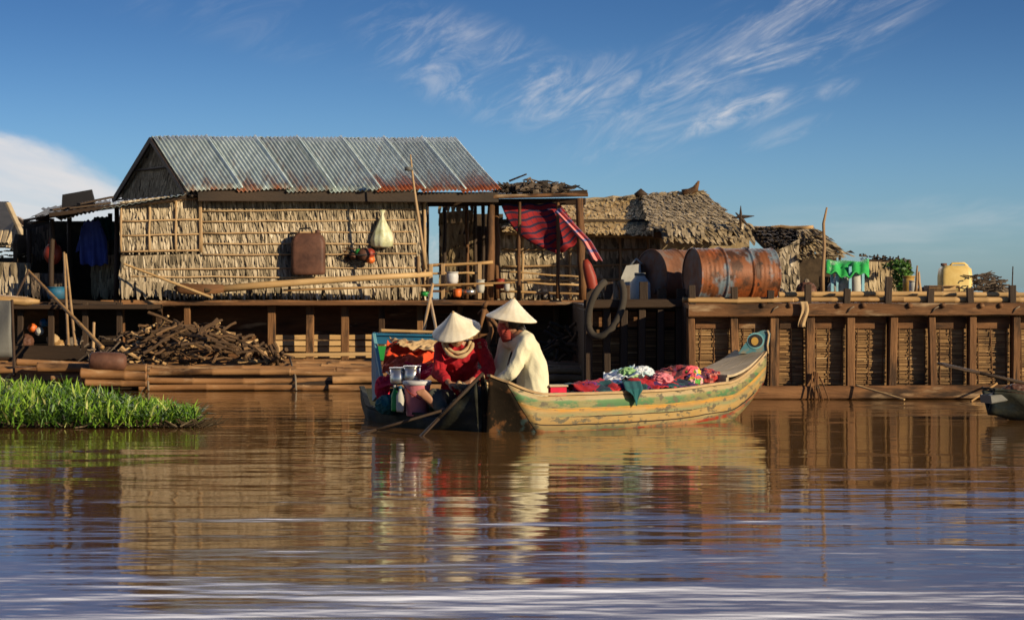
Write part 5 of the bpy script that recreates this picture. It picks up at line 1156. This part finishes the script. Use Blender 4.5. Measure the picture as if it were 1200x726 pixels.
# ---- right edge small boat
def sh3(s): return .13+.12*(1-sstep(0,.35,s))
def ke3(s): return -.12+.18*(1-sstep(0,.25,s))
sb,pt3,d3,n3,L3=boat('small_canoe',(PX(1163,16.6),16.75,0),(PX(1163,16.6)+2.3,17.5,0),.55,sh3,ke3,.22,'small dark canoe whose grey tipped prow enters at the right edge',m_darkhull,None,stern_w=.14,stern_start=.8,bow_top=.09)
mb=MB(); c=pt3(0,1,1.0).lerp(pt3(0,-1,1.0),.5); mb.beam(c+V((-.02,0,-.07)),c+V((.14,.04,-.045)),.20,.07,tone=.9); build('prow_block',mb,m_grey,sb)
oar('oar',P(1202,449,16.7),P(1145,436,16.6),.014,'oar raised over the small dark canoe at the right edge')
heap('brown_bundle',[(1192,462,16.9,.14,.1,.09,71)],m_rustj,'brown sack in the small canoe at the right edge','sack')

# ================================================================= PEOPLE
def hand(mb,wrist,dirv,palmn,size=.155,curl=.5,left=False):
    """palm, four bent fingers of unequal length and a thumb"""
    w=V(wrist); d=V(dirv).normalized(); n=(V(palmn)-d*V(palmn).dot(d)).normalized(); s=d.cross(n)*(1 if left else -1)
    pl=size*.5; mb.ell([(w-d*.012,.019,.016),(w+d*pl*.4,.030,.014),(w+d*pl*.95,.033,.012),(w+d*pl*1.05,.028,.009)],s,12)
    for k,(o,l) in enumerate(((-.75,.40),(-.25,.47),(.25,.44),(.75,.34))):
        b=w+d*pl*.97+s*o*.030; L_=size*l; p=[b]; a=0; cur=b; dd=d
        for q,f_ in enumerate((.45,.32,.23)):
            a+=curl*(.7 if q==0 else .9); dd=(d*math.cos(a)+n*math.sin(a)); nx=cur+dd*L_*f_; mb.caps(cur,nx,.0078-.0007*q,.0074-.0008*q,8); cur=nx
    b=w+d*pl*.25-s*.024; q=(d*.55-s*.7+n*.35).normalized(); m1=b+q*size*.2; mb.caps(b,m1,.011,.0095,8); mb.caps(m1,m1+(d*.8-s*.1+n*.5).normalized()*size*.17,.0092,.0075,8)
def head(mb,c,fw,up,r=.095):
    c=V(c); fw=V(fw).normalized(); up=V(up); up=(up-fw*up.dot(fw)).normalized(); sd=fw.cross(up)
    rings=[]
    for (h,w,d,o) in ((-1.2,.20,.22,.35),(-1.12,.42,.5,.30),(-.9,.60,.72,.16),(-.6,.72,.86,.06),(-.2,.80,.95,0),(.2,.84,1.0,-.03),(.6,.78,.95,-.05),(.9,.58,.72,-.06),(1.1,.3,.4,-.06),(1.17,.05,.05,-.06)):
        rings.append([c+up*h*r+fw*(o*r+d*r*math.cos(a))+sd*w*r*math.sin(a) for a in [2*math.pi*k/20 for k in range(20)]])
    mb.loft(rings)
    mb.caps(c+fw*r*.88+up*r*.12,c+fw*r*1.12-up*r*.22,.009,.015,8)            # nose
    for s in (-1,1):
        mb.caps(c+sd*s*r*.82+up*r*.12-fw*.08*r,c+sd*s*r*.84-up*r*.25-fw*.02*r,.016,.011,8)   # ears
        mb.caps(c+fw*r*.84+sd*s*r*.2+up*r*.26,c+fw*r*.8+sd*s*r*.5+up*r*.24,.008,.007,8)      # brow
    mb.caps(c+fw*r*.90-sd*r*.2-up*r*.50,c+fw*r*.90+sd*r*.2-up*r*.50,.009,.009,8)             # lips
    return sd,up
def hat(parent,c,axis,r=.20,h=.165):
    a=V(axis).normalized(); q=V((0,0,1)).rotation_difference(a).to_matrix().to_4x4(); M=Matrix.Translation(V(c))@q
    prof=[]; n=17
    for i in range(n+1):
        u=i/n; prof.append((r*(1-u)+.004, h*(u**.96)-.012*math.sin(math.pi*u)+.0022*(i%2)))
    inner=[(max(.003,p[0]-.004),p[1]-.004) for p in reversed(prof)]
    mb=MB(); mb.loft([[M@V((p*(1+.006*math.cos(18*a_))*math.cos(a_),p*(1+.006*math.cos(18*a_))*math.sin(a_),z)) for a_ in [2*math.pi*k/144 for k in range(144)]] for p,z in [(r-.01,-.003),(r+.005,-.004)]+prof]); ht=build('conical_hat',mb,m_hatm,parent,smooth=True)
    mb=MB(); mb.tube([M@V(((r+.003)*math.cos(t),(r+.003)*math.sin(t),-.002)) for t in [2*math.pi*k/48 for k in range(49)]],.0035,6,cap=False); build('brim_ring',mb,m_plankg,ht,smooth=True)
    mb=MB(); mb.lathe([(.001,h+.006),(.010,h),(.014,h-.012),(.012,h-.018)],M,12); build('tip',mb,m_tancl,ht,smooth=True)
    return ht
# --- woman in red, facing the camera, bent over her hands
wr=thing('person',(PX(538,16.1),16.1,.0),'person in a dark red top and conical hat, bent over in the dark boat','person')
pel=V((PX(540,16.2),16.22,.20)); neck=P(537,397,15.98); hc=P(535,389,15.86); lum=pel.lerp(neck,.45)+V((0,.05,0))
shL=P(517,406,16.02); shR=P(562,403,16.05); elL=P(514,437,15.93); elR=P(574,434,15.90); wrL=P(527,449,15.72); wrR=P(552,446,15.70)
fw=V((-.05,-.75,-.66)); 
B_=MB()
sd,up=head(B_,hc,fw,(0,-.65,.75),.088)
B_.caps(neck+V((0,.01,-.03)),hc+V((0,.04,-.02)),.045,.042)
B_.ell([(pel+V((0,0,-.06)),.13,.10),(pel,.145,.11),(lum,.12,.085),(neck+V((0,.03,-.10)),.15,.09),(neck+V((0,.02,-.035)),.12,.065),(neck,.05,.05)],(1,0,0))
for s,e,w in ((shL,elL,wrL),(shR,elR,wrR)): B_.caps(s,e,.042,.034); B_.caps(e,w,.034,.022)
hand(B_,wrL,P(540,452,15.66)-wrL,(.2,.3,-1),.15,.45,left=True); hand(B_,wrR,P(540,452,15.68)-wrR,(-.2,.3,-1),.15,.55)
knL=P(510,466,15.78); knR=P(562,463,15.72); anL=P(545,478,15.74); anR=P(512,478,15.80)
for s,k,a in ((-1,knL,P(520,482,15.62)),(1,knR,P(545,482,15.7))):
    hp=pel+V((s*.08,0,-.02)); B_.caps(hp,k,.078,.055); B_.caps(k,a,.053,.034)
# bare foot showing left of the knee, beside the bucket
an=P(514,478,15.70); toe=P(494,459,15.68); B_.caps(P(520,482,15.62),an,.034,.03); B_.ell([(an,.026,.026),(an.lerp(toe,.4),.03,.022),(an.lerp(toe,.8),.036,.014),(toe,.032,.010)],(.5,0,.8),12)
dd=(toe-an).normalized(); sdv=V((.75,0,.66))
for k in range(5): 
    o=(k-2)*.0135; b=toe+sdv*o-dd*.006*abs(k-1); B_.caps(b,b+dd*(.026 if k else .03),.0085 if k else .011,.007 if k else .009,8)
body=fuse('body',B_,m_skin,wr,voxel=.006,sm=3)
S=MB(); 
S.ell([(pel+V((0,0,.0)),.165,.13),(lum,.145,.11),(neck+V((0,.03,-.13)),.165,.105),(neck+V((0,.03,-.065)),.15,.085),(neck+V((0,.03,-.035)),.11,.06)],(1,0,0),20)
for s,e,w in ((shL,elL,wrL),(shR,elR,wrR)):
    S.caps(s+V((0,0,-.012)),e,.060,.052); S.caps(e,e.lerp(w,.72),.052,.037)
S.caps(shL+V((0,0,-.02)),shR+V((0,0,-.02)),.058,.058)
fuse('knit_top',S,m_red,wr,voxel=.008,sm=4,fold=.014,ffreq=13,seed=3)
T=MB()
for s,k,a in ((-1,knL,P(520,482,15.62)),(1,knR,P(545,482,15.7))):
    hp=pel+V((s*.08,0,-.02)); T.caps(hp,k,.100,.075); T.caps(k,k.lerp(a,.75),.072,.055)
T.ell([(pel+V((0,0,-.11)),.15,.13),(pel+V((0,0,.02)),.15,.12)],(1,0,0))
fuse('trousers',T,m_trou,wr,voxel=.01,sm=4,fold=.010,seed=5)
Hm=MB(); Hm.blob(hc+V((0,.035,.02)),.088,.085,.095,seed=2,amp=.06,ridge=False); Hm.blob(P(537,392,16.03),.06,.05,.07,seed=3,amp=.1,ridge=False); build('hair',Hm,m_hair,wr,smooth=True)
sc=MB(); pts=[]
for k in range(25):
    t=math.pi*2*k/24; pts.append(neck+V((.115*math.cos(t),-.035-.10*math.sin(t)*(1 if math.sin(t)>0 else .6),-.035-.105*max(0,math.sin(t))**1.1+.02*min(0,math.sin(t)))))
sc.tube(pts,[.015+.004*math.sin(k*1.7) for k in range(25)],10,cap=False)
pts=[p.lerp(neck+V((0,-.03,-.01)),.17)+V((0,.012,.012)) for p in pts]; sc.tube(pts,[.014+.003*math.sin(k*2.3) for k in range(25)],10,cap=False)
build('scarf',sc,m_scarf,wr,smooth=True)
hat(wr,P(535,389,15.87)+V((0,.0,.012)),V((-.16,-.42,.90)),r=.192,h=.17)
# thing in her hands
t=thing('net_bundle',P(541,453,15.66),'small brown bundle of net held in the hands of the red clad person','net')
mb=MB(); mb.blob(P(540,452,15.69),.06,.05,.03,seed=12,amp=.3); build('mesh_lump',mb,m_rope,t,smooth=True); mb=MB(); mb.blob(P(538,449,15.64),.022,.022,.022,seed=5,amp=.1,sub=3); build('cork',mb,m_tancl,t,smooth=True)
# --- person in cream shirt, back to camera, facing left
ww=thing('person',(PX(615,15.7),15.7,.0),'person in a cream shirt and conical hat, seated with back turned in the painted boat','person')
pel=V((PX(624,15.75),15.78,.22)); neck=P(604,389,15.80); hc=P(597,378,15.84); lum=P(624,430,15.76)
shN=P(617,399,15.66); shF=P(594,398,15.98); elN=P(600,437,15.60); elF=P(583,434,16.02); wrN=P(580,449,15.66); wrF=P(568,446,15.92)
B_=MB(); head(B_,hc,(-.93,.30,-.25),(-.2,0,1),.088); B_.caps(neck+V((0,0,-.03)),hc+V((.03,0,-.02)),.045,.043)
sdv=(shN-shF).normalized()
B_.ell([(pel+V((0,0,-.06)),.13,.10),(pel,.145,.11),(lum,.12,.085),(neck+V((.06,0,-.12)),.15,.085),(neck+V((.03,0,-.04)),.12,.06),(neck,.05,.05)],sdv)
for s,e,w in ((shN,elN,wrN),(shF,elF,wrF)): B_.caps(s,e,.042,.034); B_.caps(e,w,.034,.022)
hand(B_,wrN,V((-.8,.35,-.1)),(0,.2,-1),.15,.4,left=False); hand(B_,wrF,V((-.8,-.2,-.2)),(0,-.2,-1),.15,.4,left=True)
kN=P(588,462,15.62); kF=P(585,460,16.0)
for k,a in ((kN,P(612,476,15.75)),(kF,P(606,476,15.95))):
    B_.caps(pel+V((-.03,(k-pel).y*.4,-.02)),k,.075,.052); B_.caps(k,a,.05,.032); B_.ell([(a,.026,.026),(a+V((-.06,0,-.02)),.032,.02),(a+V((-.13,0,-.03)),.034,.010)],(0,1,0),10)
fuse('body',B_,m_skin,ww,voxel=.006,sm=3)
S=MB(); S.ell([(pel+V((.0,0,.035)),.162,.13),(pel+V((0,0,.06)),.16,.125),(lum,.146,.11),(P(617,412,15.78),.155,.10),(neck+V((.05,0,-.065)),.15,.085),(neck+V((.02,0,-.02)),.085,.06)],sdv,22)
for s,e,w in ((shN,elN,wrN),(shF,elF,wrF)): S.caps(s+V((0,0,-.012)),e,.062,.055); S.caps(e,e.lerp(w,.72),.054,.04)
S.caps(shN+V((0,0,-.02)),shF+V((0,0,-.02)),.06,.06)
fuse('cream_shirt',S,m_cream,ww,voxel=.008,sm=4,fold=.009,ffreq=8,seed=9)
T=MB(); T.ell([(pel+V((0,0,-.11)),.15,.13),(pel+V((0,0,.05)),.155,.125)],sdv)
for k,a in ((kN,P(612,476,15.75)),(kF,P(606,476,15.95))): T.caps(pel+V((-.03,(k-pel).y*.4,-.02)),k,.095,.07); T.caps(k,k.lerp(a,.8),.068,.05)
fuse('trousers',T,m_trouk,ww,voxel=.01,sm=4,fold=.01,seed=2)
Hm=MB(); Hm.blob(hc+V((.03,-.01,.02)),.088,.085,.095,seed=2,amp=.06,ridge=False); Hm.caps(hc+V((.06,-.02,-.01)),neck+V((.05,-.01,.02)),.05,.035); build('hair',Hm,m_hair,ww,smooth=True)
F_=MB(); F_.ell([(hc+V((-.040,.005,-.01)),.068,.052),(hc+V((-.040,.0,-.05)),.074,.058),(hc+V((-.025,0,-.105)),.07,.055),(neck+V((-.02,0,-.01)),.07,.06)],(0,1,0),18); build('face_scarf',F_,m_facecl,ww,smooth=True)
hat(ww,hc+V((.015,0,.035)),V((.13,-.10,.99)),r=.200,h=.165)

# ================================================================= LIGHT, SKY, CAMERA
EL_,AZ=math.radians(17),math.radians(128)      # sun: low, behind the camera to the right
sl=bpy.data.lights.new('sun','SUN'); sl.energy=5.0; sl.angle=math.radians(.5); sl.color=(1,.83,.56)
so=bpy.data.objects.new('sun',sl); C.objects.link(so); dirs=V((math.sin(AZ)*math.cos(EL_),math.cos(AZ)*math.cos(EL_),math.sin(EL_))); so.rotation_euler=dirs.to_track_quat('Z','Y').to_euler(); so.location=dirs*60
w=bpy.data.worlds.new('World'); bpy.context.scene.world=w; w.use_nodes=True; nt=w.node_tree;N=nt.nodes;L=nt.links; bg=N['Background']; bg.inputs[1].default_value=SKYS
sky=N.new('ShaderNodeTexSky'); sky.sky_type='NISHITA'; sky.sun_disc=False; sky.sun_elevation=EL_; sky.sun_rotation=AZ; sky.dust_density=.3; sky.air_density=1.0; sky.ozone_density=3.0
tc=N.new('ShaderNodeTexCoord'); sp=N.new('ShaderNodeSeparateXYZ'); L.new(tc.outputs['Generated'],sp.inputs[0])
def M2(op,a,b=None,c=None):
    n=N.new('ShaderNodeMath'); n.operation=op
    for i,x in enumerate((a,b,c)):
        if x is None: continue
        if isinstance(x,(int,float)): n.inputs[i].default_value=x
        else: L.new(x,n.inputs[i])
    return n.outputs[0]
def ss_(x,a,b,lo=0,hi=1):
    n=N.new('ShaderNodeMapRange'); n.interpolation_type='SMOOTHSTEP'; L.new(x,n.inputs[0]); n.inputs[1].default_value=a;n.inputs[2].default_value=b;n.inputs[3].default_value=lo;n.inputs[4].default_value=hi; return n.outputs[0]
az=M2('ARCTAN2',sp.outputs[0],sp.outputs[1]); el=M2('ARCSINE',sp.outputs[2])
def nz(sa,se,rot,det=7,rg=.6,off=0,scale=1,dist=0):
    cb=N.new('ShaderNodeCombineXYZ'); L.new(az,cb.inputs[0]); L.new(el,cb.inputs[1]); cb.inputs[2].default_value=off
    mp=N.new('ShaderNodeMapping'); mp.inputs['Rotation'].default_value=(0,0,rot); L.new(cb.outputs[0],mp.inputs[0])
    m2=N.new('ShaderNodeMapping'); m2.inputs['Scale'].default_value=(sa,se,1); L.new(mp.outputs[0],m2.inputs[0])
    n=N.new('ShaderNodeTexNoise'); n.inputs['Scale'].default_value=scale; n.inputs['Detail'].default_value=det; n.inputs['Roughness'].default_value=rg; n.inputs['Distortion'].default_value=dist; L.new(m2.outputs[0],n.inputs['Vector']); return n.outputs['Fac']
def ellm(px,py,rx,ry,rot=0):
    a0,e0=(px-600)/F,(HY-py)/F; u=M2('SUBTRACT',az,a0); v=M2('SUBTRACT',el,e0); c,s=math.cos(rot),math.sin(rot)
    u2=M2('ADD',M2('MULTIPLY',u,c),M2('MULTIPLY',v,s)); v2=M2('SUBTRACT',M2('MULTIPLY',v,c),M2('MULTIPLY',u,s))
    r=M2('ADD',M2('POWER',M2('ABSOLUTE',M2('DIVIDE',u2,rx/F)),2),M2('POWER',M2('ABSOLUTE',M2('DIVIDE',v2,ry/F)),2)); return ss_(r,1,0)
wisp=ss_(nz(8,36,-.45,9,.66,0,1,1.3),.42,.74)
fine=ss_(nz(20,62,-.5,9,.68,3,1,1.4),.40,.76)
def mul(a,b): return M2('MULTIPLY',a,b)
tot=mul(ellm(890,72,300,84,.45),mul(wisp,M2('ADD',mul(fine,.8),.55)))
for e,k in ((ellm(860,135,85,16,.42),.9),(ellm(740,110,160,60,.0),.40),(ellm(560,80,180,70,-.35),.42),(ellm(545,105,40,20,.2),.3),(ellm(980,108,34,16,.2),.3),(ellm(920,158,70,14,.35),.28)):
    tot=M2('ADD',tot,mul(mul(e,fine),k))
tot=M2('ADD',tot,mul(mul(ellm(1080,275,230,38,-.08),ss_(nz(6,40,0,6,.55,9),.35,.7)),.42))
tot=M2('ADD',tot,mul(mul(ellm(1150,250,120,20,-.1),wisp),.2))
tot=M2('ADD',tot,mul(mul(ellm(400,40,420,60,-.2),wisp),.10))
tot=M2('ADD',tot,mul(mul(ellm(505,290,60,30,0),fine),.9))
# cloud bank low on the left, upper edge sloping down to the right
edge=M2('SUBTRACT',M2('SUBTRACT',(HY-150)/F,mul(M2('SUBTRACT',az,-600/F),.40)),el)
bank=mul(ss_(M2('ADD',edge,mul(M2('SUBTRACT',nz(14,30,.3,6,.6,5),.5),.028)),-.003,.009),ss_(az,-.125,-.18,0,1))
bank=mul(bank,ss_(el,.0,.06,.6,1)); bank=mul(bank,ss_(nz(7,26,.35,8,.62,7,1,.8),.3,.65,.5,1.0))
bank=mul(bank,ss_(az,-2.2,-1.2))
tot=M2('MINIMUM',M2('ADD',mul(tot,.88),bank),1.0)
# veil is an unseen bright band, added to whiten the water reflections
added_veil=mul(ss_(M2('ADD',el,mul(M2('SUBTRACT',nz(3,9,.1,5,.55,12),.5),.03)),.150,.235),ss_(el,.75,.38)); added_veil=mul(added_veil,ss_(M2('ABSOLUTE',az),.95,.45))
mx=N.new('ShaderNodeMix'); mx.data_type='RGBA'; mx.blend_type='MULTIPLY'; mx.inputs[0].default_value=1; L.new(sky.outputs[0],mx.inputs[6]); tr=N.new('ShaderNodeValToRGB'); tr.color_ramp.elements[0].color=(.50,.74,1.14,1); tr.color_ramp.elements[1].color=(.20,.34,.59,1); L.new(ss_(el,0,.16),tr.inputs[0]); tr.color_ramp.interpolation='LINEAR'; L.new(tr.outputs[0],mx.inputs[7])
m1=N.new('ShaderNodeMix'); m1.data_type='RGBA'; L.new(tot,m1.inputs[0]); L.new(mx.outputs[2],m1.inputs[6]); m1.inputs[7].default_value=(*CLC,1)
m3=N.new('ShaderNodeMix'); m3.data_type='RGBA'; L.new(added_veil,m3.inputs[0]); L.new(m1.outputs[2],m3.inputs[6]); m3.inputs[7].default_value=(*VLC,1)
L.new(m3.outputs[2],bg.inputs[0])
cam=bpy.data.cameras.new('camera'); co=bpy.data.objects.new('camera',cam); C.objects.link(co); co.location=(0,0,CH); co.rotation_euler=(math.radians(90),0,0)
cam.sensor_width=36; cam.lens=F/1200*36; cam.shift_y=-(363-HY)*-1/1200*-1; cam.clip_end=6000; cam.clip_start=.1
cam.dof.use_dof=True; cam.dof.focus_distance=15.8; cam.dof.aperture_fstop=6.3
s=bpy.context.scene; s.camera=co; s.view_settings.view_transform='Standard'; s.view_settings.look='None'; s.view_settings.exposure=.2; s.view_settings.gamma=1
s.render.engine='CYCLES'
